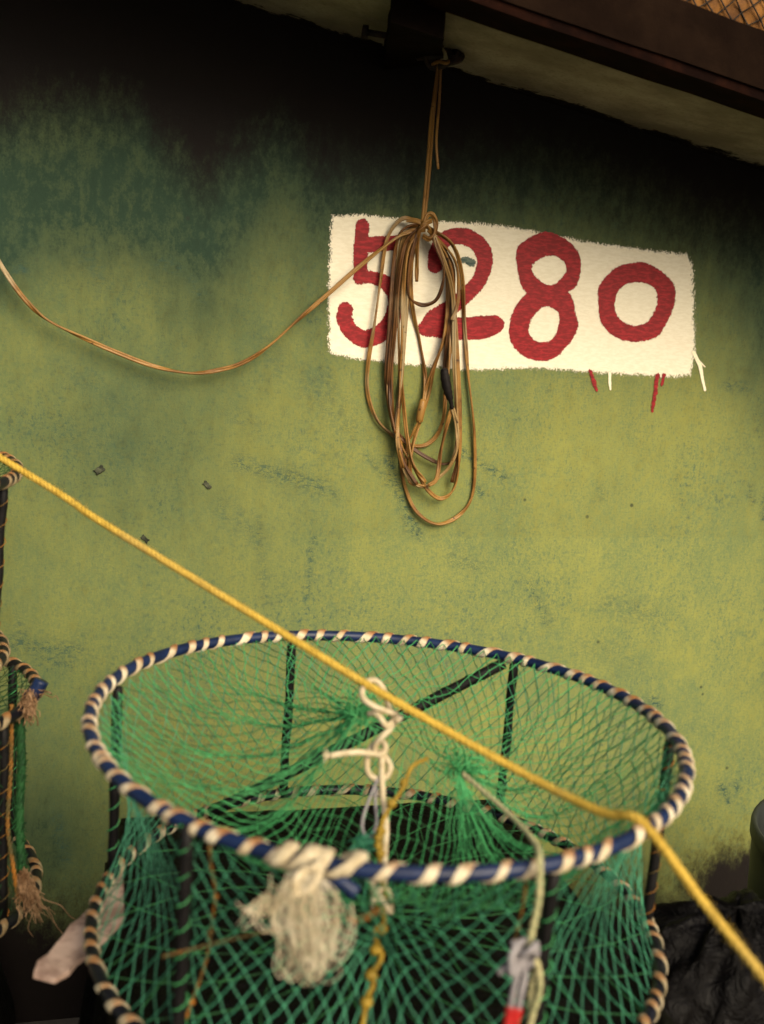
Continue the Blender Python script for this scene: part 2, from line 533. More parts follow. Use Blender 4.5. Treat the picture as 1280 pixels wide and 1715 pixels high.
def wall_attrs(x, y):
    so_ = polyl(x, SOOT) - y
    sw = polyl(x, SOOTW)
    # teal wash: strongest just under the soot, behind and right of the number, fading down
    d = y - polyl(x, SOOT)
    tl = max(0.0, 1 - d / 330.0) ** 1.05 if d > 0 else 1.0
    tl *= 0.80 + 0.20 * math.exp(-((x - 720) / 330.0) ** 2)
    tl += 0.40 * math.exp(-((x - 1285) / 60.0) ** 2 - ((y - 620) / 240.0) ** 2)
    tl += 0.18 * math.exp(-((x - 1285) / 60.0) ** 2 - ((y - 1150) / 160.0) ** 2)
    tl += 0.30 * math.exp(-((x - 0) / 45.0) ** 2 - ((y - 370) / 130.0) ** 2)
    tl += 0.34 * math.exp(-(x / 330.0) ** 2) * max(0, min(1, (y - 250) / 160))  # teal dirt at the left, darkened further for the fall-off of light
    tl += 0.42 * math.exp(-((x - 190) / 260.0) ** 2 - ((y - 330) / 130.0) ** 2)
    tl += 0.55 * math.exp(-((x - 60) / 150.0) ** 2 - ((y - 1400) / 130.0) ** 2)  # shade at the lower left of the wall, painted as darker teal
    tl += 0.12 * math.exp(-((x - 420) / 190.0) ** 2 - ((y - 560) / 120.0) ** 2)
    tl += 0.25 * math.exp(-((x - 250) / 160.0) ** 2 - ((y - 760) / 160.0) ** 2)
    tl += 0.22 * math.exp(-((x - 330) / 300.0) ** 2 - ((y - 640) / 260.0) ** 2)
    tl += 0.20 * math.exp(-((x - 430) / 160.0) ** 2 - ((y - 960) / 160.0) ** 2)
    sf = 0.0
    for x0, y0, x1, y1, w, s in SCUFF:
        if abs(x - x0) > 220 or abs(y - y0) > 220:
            continue
        dd = segd(x, y, x0, y0, x1, y1)
        if dd < 3 * w:
            sf = max(sf, s * math.exp(-(dd / w) ** 2))
    # damp black mould blotch low on the right; stain plus painted shade along the foot of the wall
    lo = 230 * math.exp(-((x - 1290) / 150.0) ** 2 - ((y - 1500) / 85.0) ** 2) - 70
    ft = (y - 1500 - 25 * math.sin(x * 0.011)) if y > 1300 else -300
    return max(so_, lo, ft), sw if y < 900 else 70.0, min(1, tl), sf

def grid_axis(a, b, fa, fb, fine, coarse):
    out, v = [], a
    while v < b:
        out.append(v)
        v += fine if fa <= v < fb else coarse
    out.append(b)
    return out
g = MB()
xs = grid_axis(-3.2, 4.6, -0.9, 1.75, 0.006, 0.1)
ts = grid_axis(0.0, 1.0, 0.02, 1.0, 0.0038, 0.02)
at = {'soot_shade': [], 'sootw': [], 'teal': [], 'scuff': []}
for t_ in ts:
    for x_ in xs:
        z_ = t_ * ztop(x_)
        p = Vector((x_, 0, z_))
        # hand-trowelled plaster, a few mm out of true
        p.y = 0.004 * fbm(Vector((x_ * 2.2, 3, z_ * 2.2)), 3)
        g.v.append(p)
        X, Y, D = project(Vector((x_, 0, z_)))
        if D < 0.3 or abs(X) > 4000: X, Y = 3000 * (1 if x_ > 0 else -1), 900
        a = wall_attrs(X, Y)
        for k, val in zip(('soot_shade', 'sootw', 'teal', 'scuff'), a):
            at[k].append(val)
nx = len(xs)
for j in range(len(ts) - 1):
    for i in range(nx - 1):
        g.f.append((j * nx + i, j * nx + i + 1, (j + 1) * nx + i + 1, (j + 1) * nx + i))
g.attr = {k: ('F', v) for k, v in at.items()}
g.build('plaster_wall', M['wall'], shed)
b = MB()
zl, zr = ztop(-3.2), ztop(4.6)
b.add([Vector(v) for v in ((-3.2, .012, 0), (4.6, .012, 0), (4.6, .22, 0), (-3.2, .22, 0), (-3.2, .012, zl), (4.6, .012, zr), (4.6, .22, zr), (-3.2, .22, zl))],
      [(0, 1, 5, 4), (1, 2, 6, 5), (2, 3, 7, 6), (3, 0, 4, 7), (4, 5, 6, 7)])
b.build('wall_core', M['black_timber'], shed, smooth=False)

# soffit: underside of the roof slab
nrm = Vector((-SL, 0, 1)).normalized() * -1
E0 = Vector((slope_a.x, 0, slope_a.z))
def on_soffit(x, y, drop):
    return onplane(x, y, E0 + Vector((0, 0, -drop)), nrm)
DROP = 0.015
bi = on_soffit(1000, 106, DROP)        # beam inner bottom edge
bo = on_soffit(1000, 134 - 62, DROP)   # beam outer bottom edge
Y_IN, Y_OUT = bi.y, bo.y
ft_ = onplane(1210, 26, Vector((0, Y_OUT, 0)), YN)
FASCIA_H = ft_.z - (ztop(ft_.x) - DROP)
print('overhang', Y_IN, Y_OUT, 'fascia', FASCIA_H, 'eave slope', math.degrees(math.atan(SL)), 'eave z', ztop(0.6))

def soffit_material():
    t = NT('grey_concrete_soffit')
    n = t.noise(9, 5, 0.6)
    col = t.mix(t.step(n, 0.35, 0.7), (0.20, 0.175, 0.115), (0.37, 0.335, 0.23))
    col = t.mix(t.math('MULTIPLY', t.step(t.noise(160, 4, 0.7), 0.5, 0.68), 0.5), col, (0.16, 0.13, 0.075))
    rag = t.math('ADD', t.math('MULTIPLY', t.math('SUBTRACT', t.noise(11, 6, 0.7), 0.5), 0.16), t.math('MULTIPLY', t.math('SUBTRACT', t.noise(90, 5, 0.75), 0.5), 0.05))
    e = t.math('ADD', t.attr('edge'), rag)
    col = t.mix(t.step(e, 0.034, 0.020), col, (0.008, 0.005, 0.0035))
    t.bump(t.noise(120, 4, 0.7), 0.3, 0.003)
    return t.done(col, 0.85, 0.15)
M['concrete_soffit'] = soffit_material()
s = MB()
sx = grid_axis(-3.4, 4.8, -0.6, 1.9, 0.02, 0.2)
sy = [0.24, 0.0, -0.01, -0.03, -0.06, -0.1, -0.16, -0.24, Y_IN - 0.01]
ed = []
for y_ in sy:
    for x_ in sx:
        s.v.append(Vector((x_, y_, ztop(x_) + 0.003 * fbm(Vector((x_ * 4, y_ * 4, 1))))))
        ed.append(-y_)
n_ = len(sx)
for j in range(len(sy) - 1):
    for i in range(n_ - 1):
        s.f.append((j * n_ + i, j * n_ + i + 1, (j + 1) * n_ + i + 1, (j + 1) * n_ + i))
s.attr = {'edge': ('F', ed)}
s.build('soffit', M['concrete_soffit'], shed)
def sloped_box(mb, x0, x1, y0, y1, d0, d1, n=40, wob=0.0):
    """box following the eave line; d0/d1 heights relative to it"""
    base = len(mb.v)
    for i in range(n + 1):
        x_ = x0 + (x1 - x0) * i / n
        for (yy, dd) in ((y0, d0), (y1, d0), (y1, d1), (y0, d1)):
            w = wob * fbm(Vector((x_ * 9, yy * 20, dd * 20))) if wob else 0
            mb.v.append(Vector((x_, yy + w, ztop(x_) + dd + w)))
    for i in range(n):
        a, c = base + i * 4, base + i * 4 + 4
        for k in range(4):
            k2 = (k + 1) % 4
            mb.f.append((a + k, a + k2, c + k2, c + k))
    mb.f.append((base + 3, base + 2, base + 1, base))
    e = base + n * 4
    mb.f.append((e, e + 1, e + 2, e + 3))
r_ = MB()
sloped_box(r_, -3.4, 4.8, Y_IN - 0.012, 0.24, 0.006, FASCIA_H - DROP - 0.01)
r_.build('roof_slab', M['beam'], shed, smooth=False)
r_ = MB()
sloped_box(r_, -3.4, 4.8, Y_OUT, Y_IN - 0.006, -DROP + 0.012, FASCIA_H - DROP, 120, 0.0025)
r_.build('fascia_board', M['beam'], shed, smooth=False)
r_ = MB()   # dark red batten under the fascia
sloped_box(r_, -3.4, 4.8, Y_OUT + 0.004, Y_IN, -DROP, -DROP + 0.0118, 120, 0.0025)
r_.build('batten', M['beam_red'], shed, smooth=False)
# rafter / bracket the cord hangs from
ra = on_soffit(656, 4, 0.06); rb = on_soffit(742, 10, 0.06)
rc = on_soffit(690, 105, 0.05)
r_ = MB()
wl, wr_ = wallp(640, 118), wallp(736, 108)
nl, nr = onplane(657, 2, Vector((0, Y_IN + .004, 0)), YN), onplane(747, 6, Vector((0, Y_IN + .004, 0)), YN)
for i in range(13):
    f = i / 12
    yy = -0.004 + (Y_IN + 0.008) * f
    w = 0.003 * fbm(Vector((f * 8, 0, 0)))
    xa, xb = wl.x + (nl.x - wl.x) * f + w, wr_.x + (nr.x - wr_.x) * f + w
    za, zb_ = wl.z + (ztop(nl.x) - .045 - wl.z) * f, wr_.z + (ztop(nr.x) - .045 - wr_.z) * f
    for (xx, zz) in ((xa, za), (xb, zb_ + w)):
        r_.v.append(Vector((xx, yy, zz)))
    for xx in (xb, xa):
        r_.v.append(Vector((xx, yy, ztop(xx) + .004)))
xl, xr = wl.x, wr_.x
for i in range(12):
    for k in range(4):
        k2 = (k + 1) % 4
        r_.f.append((i * 4 + k, i * 4 + 4 + k, i * 4 + 4 + k2, i * 4 + k2))
r_.f.append((0, 1, 2, 3)); r_.f.append((51, 50, 49, 48))
raf = r_.build('rafter', M['black_timber'], shed, smooth=False)
# bolt on the left of the rafter
n1, n2 = on_soffit(660, 62, 0.03), None
n1 = Vector((xl + .01, -0.16, ztop(xl) - 0.03))
X, Y, D = project(n1)
n1 = depth(662, 62, D); n2 = depth(614, 54, D)
r_ = MB()
r_.sweep([n1, n1.lerp(n2, .5), n2], 0.0045, 8)
dn = (n2 - n1).normalized()
r_.sweep([n2 - dn * .002, n2 + dn * .006], 0.0095, 6)
r_.build('bolt', M['iron'], raf)
# rusty wire knot on the right of the rafter, cord tied to it
DK = D + 0.05
r_ = MB()
kc = depth(742, 92, DK)
for q in range(5):
    pts = [kc + RIGHT * (0.018 * math.cos(a_ + q) + 0.004 * q - .006) + UP * (0.016 * math.sin(a_ + q)) + fwd * (0.012 * math.cos(a_ * 1.5 + q * 2)) for a_ in [i * 0.55 for i in range(10)]]
    r_.sweep(catmull(pts, 4), 0.004, 6)
r_.sweep(catmull([depth(752, 84, DK), depth(764, 97, DK), depth(771, 92, DK - .01)], 5), 0.003, 6)
r_.sweep(catmull([depth(700, 96, DK + .02), depth(722, 94, DK), depth(742, 92, DK)], 5), 0.005, 6)
r_.build('tie_wire', M['iron'], raf)

# ------------------------------------------------------------------ ground
g = MB()
g.add([Vector(v) for v in ((-120, -160, 0), (120, -160, 0), (120, 60, 0), (-120, 60, 0))], [(0, 1, 2, 3)])
tag(g.build('ground', M['ground'], None, smooth=False), kind='structure')

# ------------------------------------------------------------------ painted number
sign = empty('painted_number_sign', wallp(856, 630, 0.003), 'white painted panel with red hand painted number 5280 on green wall', 'sign')
def sheet(name, sdf, x0, x1, y0, y1, step, off, mat, margin=7):
    mb = MB()
    nx_, ny_ = int((x1 - x0) / step) + 1, int((y1 - y0) / step) + 1
    sd = [[sdf(x0 + i * step, y0 + j * step) for i in range(nx_)] for j in range(ny_)]
    idx, vals = {}, []
    def vid(i, j):
        if (i, j) not in idx:
            idx[(i, j)] = len(mb.v)
            p = wallp(x0 + i * step, y0 + j * step, 0)
            p.y = 0.004 * fbm(Vector((p.x * 2.2, 3, p.z * 2.2)), 3) - off
            mb.v.append(p)
            vals.append(sd[j][i])
        return idx[(i, j)]
    for j in range(ny_ - 1):
        for i in range(nx_ - 1):
            if min(sd[j][i], sd[j][i + 1], sd[j + 1][i], sd[j + 1][i + 1]) < margin:
                mb.f.append((vid(i, j), vid(i, j + 1), vid(i + 1, j + 1), vid(i + 1, j)))
    mb.attr = {'sd': ('F', vals)}
    return mb.build(name, mat, sign)
def polysd(poly):
    def f(x, y):
        d, inside = 1e9, False
        k = len(poly)
        for i in range(k):
            x0, y0 = poly[i]; x1, y1 = poly[(i + 1) % k]
            d = min(d, segd(x, y, x0, y0, x1, y1))
            if (y0 > y) != (y1 > y) and x < (x1 - x0) * (y - y0) / (y1 - y0) + x0:
                inside = not inside
        return -d if inside else d
    return f
def strokesd(strokes):
    """strokes: list of (points with half width)"""
    segs = []
    for pts in strokes:
        for p, q in zip(pts, pts[1:]):
            segs.append((p, q))
    def f(x, y):
        best = 1e9
        for (x0, y0, w0), (x1, y1, w1) in segs:
            dx, dy = x1 - x0, y1 - y0
            L = dx * dx + dy * dy
            t = max(0, min(1, ((x - x0) * dx + (y - y0) * dy) / L))
            best = min(best, math.hypot(x - x0 - t * dx, y - y0 - t * dy) - (w0 + (w1 - w0) * t))
        return best
    return f
def smooth2(pts, n=5):
    return [tuple(v) for v in catmull([Vector(p) for p in pts], n)]
PANEL = [(556, 362), (600, 360), (700, 369), (800, 374), (862, 381), (1000, 408), (1100, 421), (1148, 426), (1159, 440), (1162, 520), (1163, 590), (1156, 628), (1130, 631), (1050, 627), (900, 616), (800, 619), (760, 618), (640, 605), (590, 600), (552, 591), (550, 500), (553, 420)]
sheet('white_panel', polysd(PANEL), 538, 1178, 345, 648, 2.5, 0.0006, M['sign_white'], 13)
c5 = lambda x, y, w=12.5: (520 + x / 2.908, 330 + y / 2.908, w)
five = [[c5(252, 140, 11.5), c5(245, 250), c5(240, 395, 11)], smooth2([c5(255, 235), c5(330, 228, 13), c5(430, 222, 12)]),
        smooth2([c5(240, 385, 11), c5(310, 395, 11), c5(375, 425, 12), c5(415, 500, 13), c5(395, 600, 14), c5(335, 668, 15), c5(255, 690, 14), c5(190, 645, 13), c5(165, 590, 13), c5(168, 548, 12.5)])]
sheet('digit_five', strokesd(five), 552, 690, 360, 592, 2.5, 0.0011, M['sign_red'], 6)
two = [smooth2([c5(608, 335, 12.5), c5(612, 270, 12), c5(660, 205, 13), c5(740, 190, 14), c5(815, 225, 14), c5(852, 300, 13.5), c5(825, 400, 12.5), c5(760, 475, 12.5), c5(680, 540, 13.5), c5(600, 590, 14), c5(565, 640, 13)]),
       smooth2([c5(565, 638, 14), c5(650, 640, 16), c5(760, 640, 19), c5(850, 632, 19), c5(900, 620, 15)])]
sheet('digit_two', strokesd(two), 690, 860, 370, 592, 2.5, 0.0011, M['sign_red'], 6)
def ringsd(outer, inner):
    so_, si_ = polysd(outer), polysd(inner)
    return lambda x, y: max(so_(x, y), -si_(x, y))
def oval(pts):
    return [(v.x, v.y) for v in catmull([Vector((x, y, 0)) for x, y in pts], 4, True)]
c8 = lambda x, y: (800 + x / 2.6667, 340 + y / 2.6667)
up_o, up_i = oval([c8(*p) for p in ((310, 128), (400, 165), (455, 225), (462, 300), (430, 385), (320, 420), (220, 400), (185, 330), (175, 210), (225, 160))]), oval([c8(*p) for p in ((325, 234), (385, 260), (395, 310), (330, 368), (260, 330), (248, 275))])
lo_o, lo_i = oval([c8(*p) for p in ((300, 375), (410, 400), (440, 500), (448, 560), (400, 640), (330, 698), (235, 698), (160, 640), (140, 570), (160, 480), (220, 405))]), oval([c8(*p) for p in ((305, 460), (360, 490), (362, 550), (325, 615), (260, 615), (228, 570), (250, 505))])
uo, ui, lo_, li = polysd(up_o), polysd(up_i), polysd(lo_o), polysd(lo_i)
sheet('digit_eight', lambda x, y: max(min(uo(x, y), lo_(x, y)), -ui(x, y), -li(x, y)), 845, 982, 380, 612, 2.5, 0.0011, M['sign_red'], 6)
zo, zi = oval([c8(*p) for p in ((700, 266), (770, 275), (868, 350), (880, 440), (845, 530), (795, 600), (690, 620), (610, 595), (550, 530), (540, 440), (545, 370), (610, 295))]), oval([c8(*p) for p in ((700, 354), (770, 365), (800, 410), (790, 485), (740, 540), (680, 545), (625, 505), (613, 440), (640, 380))])
sheet('digit_zero', ringsd(zo, zi), 994, 1140, 430, 582, 2.5, 0.0011, M['sign_red'], 6)
for mat, pts in (('r', [(989, 622, 3.5), (994, 638, 3.5), (999, 654, 2.2)]), ('w', [(1021, 624, 2.2), (1021, 640, 2.4), (1022, 652, 1.5)]),
                 ('r', [(1101, 628, 3.2), (1097, 660, 3.4), (1092, 688, 2.6)]), ('r', [(1112, 628, 2.6), (1108, 645, 2)]),
                 ('w', [(1161, 590, 3), (1172, 612, 3.2), (1176, 635, 2.4), (1180, 653, 2)]), ('w', [(1166, 600, 1.6), (1180, 614, 1.2)])):
    X0, X1 = min(p[0] for p in pts) - 8, max(p[0] for p in pts) + 8
    Y0, Y1 = min(p[1] for p in pts) - 8, max(p[1] for p in pts) + 8
    sheet('paint_drip', strokesd([pts]), X0, X1, Y0, Y1, 1.5, 0.0013, M['sign_red'] if mat == 'r' else M['drip_white'], 4)
sheet('bare_patch', strokesd([smooth2([(768, 438, 3), (780, 435, 5), (790, 440, 7)])]), 752, 806, 420, 456, 1.5, 0.0014, paint('worn_teal_paint', (0.03, 0.06, 0.05), (0.10, 0.13, 0.10), 3.0, 240), 4)

# three scraps of tape stuck to the wall
for (x, y, w, h, an, lab) in ((167, 787, 17, 11, -38, 'small dark tape scrap on green wall, uppermost of three'), (347, 812, 15, 7, 42, 'small dark tape scrap on green wall, rightmost of three'),
                              (243, 902, 14, 8, 40, 'small dark tape scrap on green wall beside yellow rope, lowest of three')):
    mb = MB()
    c = wallp(x, y, 0.002)
    ca, sa = math.cos(math.radians(an)), math.sin(math.radians(an))
    N = 6
    for j in range(N + 1):
        for i in range(N + 1):
            a_, b_ = (i / N - .5) * w, (j / N - .5) * h
            a_ += random.uniform(-1, 1) * (1.0 if i in (0, N) else .3); b_ += random.uniform(-1, 1) * (1.0 if j in (0, N) else .3)
            p = wallp(x + a_ * ca - b_ * sa, y + a_ * sa + b_ * ca, 0)
            p.y = 0.004 * fbm(Vector((p.x * 2.2, 3, p.z * 2.2)), 3) - 0.0012 - random.uniform(0, .0012)
            mb.v.append(p)
    mb.f = [(j * (N + 1) + i, (j + 1) * (N + 1) + i, (j + 1) * (N + 1) + i + 1, j * (N + 1) + i + 1) for j in range(N) for i in range(N)]
    o = mb.build('tape_scrap', M['scrap'], None, origin=c)
    so2 = o.modifiers.new('thickness', 'SOLIDIFY'); so2.thickness = 0.0006
    tag(o, lab, 'tape', 'dark tape scraps on the wall')

# ------------------------------------------------------------------ the coiled flex
cord = empty('coiled_flex', wallp(736, 882, 0.02), 'brown twin flex cord coiled and knotted, hanging over the red number', 'cord')
def figure8():
    out = []
    for s_ in range(9):                       # right core, going round its outside
        a_ = math.radians(-140 + 280 * s_ / 8)
        out.append((math.sin(a_), 1.0 + math.cos(a_)))
    for s_ in range(9):                       # left core
        a_ = math.radians(40 + 280 * s_ / 8)
        out.append((math.sin(a_), -1.0 + math.cos(a_)))
    return out
TW = figure8()
def flex(mb, pts, offs, r=0.0018, n=7, tw=None, closed=False, seed=0):
    """pts in photo pixels on the wall; offs distance from the wall (m), number or list"""
    P = []
    for i, p in enumerate(pts):
        o_ = offs[i] if isinstance(offs, (list, tuple)) else offs
        P.append(wallp(p[0], p[1], o_))
    q = catmull(P, n, closed)
    T, N = mb.frames(q, closed, Vector((0, -1, 0)))
    # each length turns slowly on its own axis
    k = len(q)
    vs, m = [], len(TW)
    for i in range(k):
        a_ = 1.1 * math.sin(i * 0.13 + seed * 1.9) + 0.5 * math.sin(i * 0.37 + seed)
        if closed: a_ = 0.8 * math.sin(2 * math.pi * i / k * 2 + seed)
        B = T[i].cross(N[i])
        n2, b2 = N[i] * math.cos(a_) + B * math.sin(a_), B * math.cos(a_) - N[i] * math.sin(a_)
        for u, v in TW:
            vs.append(q[i] + n2 * (u * r) + b2 * (v * r))
    fs = []
    for i in range(k if closed else k - 1):
        j = (i + 1) % k
        for s_ in range(m):
            s2 = (s_ + 1) % m
            fs.append((i * m + s_, i * m + s2, j * m + s2, j * m + s_))
    if not closed:
        fs.append(tuple(range(m))); fs.append(tuple((k - 1) * m + s_ for s_ in range(m)))
    mb.add(vs, fs)
cc = lambda x, y: (520 + x / 2.908, 330 + y / 2.908)
LOOPS = [
    [(575, 150), (690, 230), (738, 380), (750, 620), (768, 860), (798, 1140), (795, 1420), (735, 1540), (620, 1593), (515, 1530), (458, 1400), (440, 1270), (425, 1130), (445, 850), (470, 520), (490, 300), (530, 170)],
    [(545, 125), (450, 105), (375, 200), (345, 380), (315, 600), (280, 820), (280, 960), (325, 1085), (410, 1165), (520, 1213), (600, 1180), (648, 1080), (660, 920), (680, 700), (690, 450), (655, 270), (590, 170)],
    [(535, 130), (445, 165), (410, 290), (388, 600), (370, 900), (400, 1100), (470, 1200), (570, 1270), (650, 1300), (705, 1270), (722, 1160), (690, 1030), (665, 900), (655, 830), (668, 690), (690, 480), (650, 270), (590, 180)],
    [(530, 150), (470, 240), (425, 500), (395, 800), (400, 1050), (440, 1200), (505, 1320), (575, 1430), (640, 1468), (702, 1410), (728, 1230), (722, 900), (705, 600), (685, 350), (600, 190)],
    [(535, 150), (482, 280), (462, 600), (445, 880), (418, 1090), (432, 1230), (478, 1370), (545, 1412), (620, 1370), (690, 1290), (715, 1150), (700, 800), (690, 450), (600, 180)],
    [(525, 165), (490, 300), (478, 470), (535, 524), (605, 508), (640, 440), (648, 340), (600, 200)],
    [(530, 170), (492, 320), (495, 520), (535, 720), (560, 880), (552, 1000), (532, 1090)],
    [(590, 180), (660, 300), (675, 500), (655, 680), (600, 820), (565, 930), (548, 1030), (538, 1095)],
    [(532, 1095), (500, 1150), (472, 1210), (470, 1330), (490, 1390), (560, 1410)],
    [(530, 160), (450, 260), (415, 520), (385, 820), (385, 1020), (425, 1180), (460, 1300), (520, 1400)],
    [(690, 1020), (660, 1130), (635, 1240), (615, 1370), (575, 1405)],
    [(692, 1025), (712, 1110), (715, 1220), (690, 1285)],
    [(585, 170), (690, 330), (700, 520), (715, 760), (728, 1000), (722, 1250), (690, 1390)],
    [(530, 150), (455, 200), (420, 420), (400, 700), (378, 950), (405, 1120)],
    [(590, 190), (668, 330), (690, 560), (680, 760), (665, 900)],
    [(575, 160), (700, 300), (722, 450), (712, 540), (690, 600)],
    [(528, 150), (462, 230), (430, 420), (412, 640), (392, 860), (392, 1030), (415, 1150)],
    [(535, 160), (478, 250), (452, 460), (448, 700), (440, 900), (428, 1040), (425, 1200), (450, 1320)],
    [(530, 150), (448, 190), (418, 330), (400, 560), (383, 780), (375, 960), (395, 1080), (420, 1170)],
    [(588, 180), (655, 260), (682, 420), (692, 640), (706, 860), (720, 1040), (716, 1200), (690, 1300)],
    [(586, 175), (640, 240), (664, 360), (668, 560), (640, 720), (600, 840), (578, 960), (520, 1130), (490, 1260), (485, 1380)],
    [(532, 155), (470, 220), (440, 400), (430, 620), (436, 840), (455, 1020), (470, 1160), (500, 1300), (560, 1390)],
]
for i, L in enumerate(LOOPS):
    mb = MB()
    base = 0.006 + 0.0042 * (i % 6)
    k = len(L)
    offs = [base + 0.012 * math.exp(-(min(j, k - 1 - j) / 1.5) ** 2) + 0.003 * math.sin(j * 1.7 + i) for j in range(k)]
    flex(mb, [cc(*p) for p in L], offs, seed=i)
    mb.build('loop', M[('flex', 'flex', 'flex_dark', 'flex', 'flex_pale', 'flex_dark', 'flex')[i % 7]], cord)
# knot turns
mb = MB()
for (pts, of) in (([(520, 185), (548, 140), (575, 85), (606, 105), (608, 165), (580, 205), (548, 190)], [.026, .034, .034, .034, .036, .036, .03]),
                  ([(545, 95), (590, 82), (612, 130), (596, 190), (560, 205)], [.028, .032, .032, .030, .026]),
                  ([(470, 110), (530, 120), (575, 150), (590, 180)], [.02, .03, .03, .026]),
                  ([(505, 210), (528, 165), (560, 130), (590, 115)], [.03, .038, .04, .036])):
    flex(mb, [cc(*p) for p in pts], of, 0.0021, seed=len(mb.v))
mb.build('knot', M['flex'], cord)
mb = MB()
flex(mb, [cc(560, 130), cc(535, 160), cc(522, 215), cc(519, 320), cc(518, 412)], [.034, .034, .028, .024, .022], 0.0017)
mb.build('cut_end', M['flex'], cord)
# hanging length up to the rafter, with the short doubled end
dep = lambda x, y, o_: wallp(x, y, o_)
kp = depth(735, 104, DK)
mb = MB()
for xo, lean in ((0, 0.0), (4.5, 1)):
    P = [wallp(707 + xo * .7, 374, .032), wallp(712 + xo, 320, .036), wallp(718 + xo, 250, .05), wallp(722 + xo * .8, 200, .075)]
    e_ = kp
    P += [P[-1].lerp(e_, .5) + Vector((0, 0, 0)), e_]
    q = catmull(P, 8)
    mb.sweep(q, 0.0024, 8)
mb.build('hanging_length', M['flex'], cord)
mb = MB()
k2 = depth(739, 104, DK)
mb.sweep(catmull([k2, k2.lerp(wallp(732, 250, .08), .45), wallp(731, 235, .082), wallp(734, 283, .084)], 8), 0.0021, 8)
mb.sweep(catmull([depth(724, 108, DK - .01), depth(735, 103, DK - .022), depth(748, 106, DK - .02), depth(756, 98, DK)], 5), 0.0024, 8)
mb.build('loose_end', M['flex'], cord)
# tail swagging off to the left
mb = MB()
SW = [cc(560, 160), cc(480, 170), cc(400, 212), (600, 448), (550, 492), (500, 535), (450, 580), (410, 606), (370, 619), (320, 625), (260, 614), (200, 592), (140, 566), (80, 536), (45, 505), (15, 465), (-10, 420), (-60, 300), (-150, 60)]
flex(mb, SW, [.03, .03, .03, .03, .03, .028, .028, .026, .026, .026, .026, .026, .026, .026, .028, .03, .03, .03, .03], 0.0018, seed=3)
mb.build('swag', M['flex'], cord)
mb = MB()
tp = catmull([wallp(*cc(653, 835), .040), wallp(*cc(655, 870), .041), wallp(*cc(668, 940), .042), wallp(*cc(682, 990), .041), wallp(*cc(690, 1030), .038)], 5)
kk = len(tp)
mb.sweep(tp, [0.0032 + 0.0045 * math.sin(math.pi * min(1, (i + 1) / kk * 1.25)) ** .8 * (1 if i < kk * .8 else .75) + .0006 * math.sin(i * 2.4) for i in range(kk)], 10)
mb.sweep(catmull([wallp(*cc(640, 850), .04), wallp(*cc(652, 838), .044), wallp(*cc(668, 848), .04)], 4), 0.0025, 6)
mb.build('tape_splice', M['tape_black'], cord)
mb = MB()
mb.sweep(catmull([wallp(*cc(548, 985), .024), wallp(*cc(540, 1040), .025), wallp(*cc(528, 1100), .024)], 4), [0.004, .0055, .0062, .0066, .0066, .0066, .0064, .0060, .004], 10)
mb.build('bent_end', M['flex'], cord)

# ------------------------------------------------------------------ crab traps
LCEN = 1.071
TR = 0.294
H_TOP = CAM_H - 0.429
H_BOT = H_TOP - 0.2135
tc = CAM + Vector((math.sin(YAW), math.cos(YAW), 0)) * LCEN
# centre so that the rim's left and right extremes straddle the photo's
tc = tc + r0 * (0.0225)
TC = Vector((tc.x, tc.y, H_TOP))
def ang(x, y):
    p = onz(x, y, H_TOP) - TC
    return math.atan2(p.y, p.x), math.hypot(p.x, p.y)
for nm, q in (('left', (140, 1200)), ('right', (1165, 1300)), ('far', (560, 1055)), ('near', (700, 1465))):
    print(nm, [round(v, 3) for v in (math.degrees(ang(*q)[0]), ang(*q)[1])])

def ring_pt(C, R, a, z):
    return Vector((C.x + R * math.cos(a), C.y + R * math.sin(a), z))

def make_ring(parent, C, R, z, nwrap, seed, rt=0.0064, gap=None, wr=0.0048, tube=None, wrap='wrap'):
    mb = MB()
    n = 128
    wob = lambda a: 0.004 * math.sin(a * 2 + seed) + 0.003 * math.sin(a * 3 + seed * 2)
    def rp(a):
        return ring_pt(C, R + wob(a), a, z + 0.004 * math.sin(2 * a + seed * 3))
    mb.sweep([rp(2 * math.pi * i / n) for i in range(n)], rt, 14, closed=True, up=Vector((0, 0, 1)))
    ring = mb.build('ring', M[tube or 'blue_tube'], parent)
    mb = MB()
    dirt = []
    sub = 14
    tot = nwrap * sub
    rnd = random.Random(seed)
    jit = [rnd.uniform(-.42, .42) for _ in range(nwrap + 2)]
    sec = []
    for s_ in range(12):
        a_ = 2 * math.pi * s_ / 12
        u, v = math.cos(a_), math.sin(a_)
        sec.append((u * 0.22 * (1 + .25 * math.cos(3 * a_)), v))
    pts, nor = [], []
    for i in range(tot):
        s_ = i / sub
        k = int(s_)
        w = s_ - k
        a = 2 * math.pi * (s_ + jit[k % nwrap] * (1 - w) + jit[(k + 1) % nwrap] * w) / nwrap
        al = 2 * math.pi * s_
        rad = Vector((math.cos(a), math.sin(a), 0))
        nn = rad * math.cos(al) + Vector((0, 0, 1)) * math.sin(al)
        pts.append(rp(a) + nn * (rt + 0.0006))
        nor.append((nn, math.sin(al)))
    k = len(pts)
    for i in range(k):
        T = (pts[(i + 1) % k] - pts[i - 1]).normalized()
        nn = nor[i][0]
        nn = (nn - T * nn.dot(T)).normalized()
        B = T.cross(nn)
        wv = wr * (0.9 + 0.16 * math.sin(i * .31 + seed))
        for u, v in sec:
            mb.v.append(pts[i] + nn * (u * wr) + B * (v * wv))
            dirt.append(max(0.0, nor[i][1]))
    m = len(sec)
    for i in range(k):
        j = (i + 1) % k
        for s_ in range(m):
            s2 = (s_ + 1) % m
            mb.f.append((i * m + s_, i * m + s2, j * m + s2, j * m + s_))
    mb.attr = {'dirt': ('F', dirt)}
    mb.build('lashing', M[wrap], ring)
    return ring

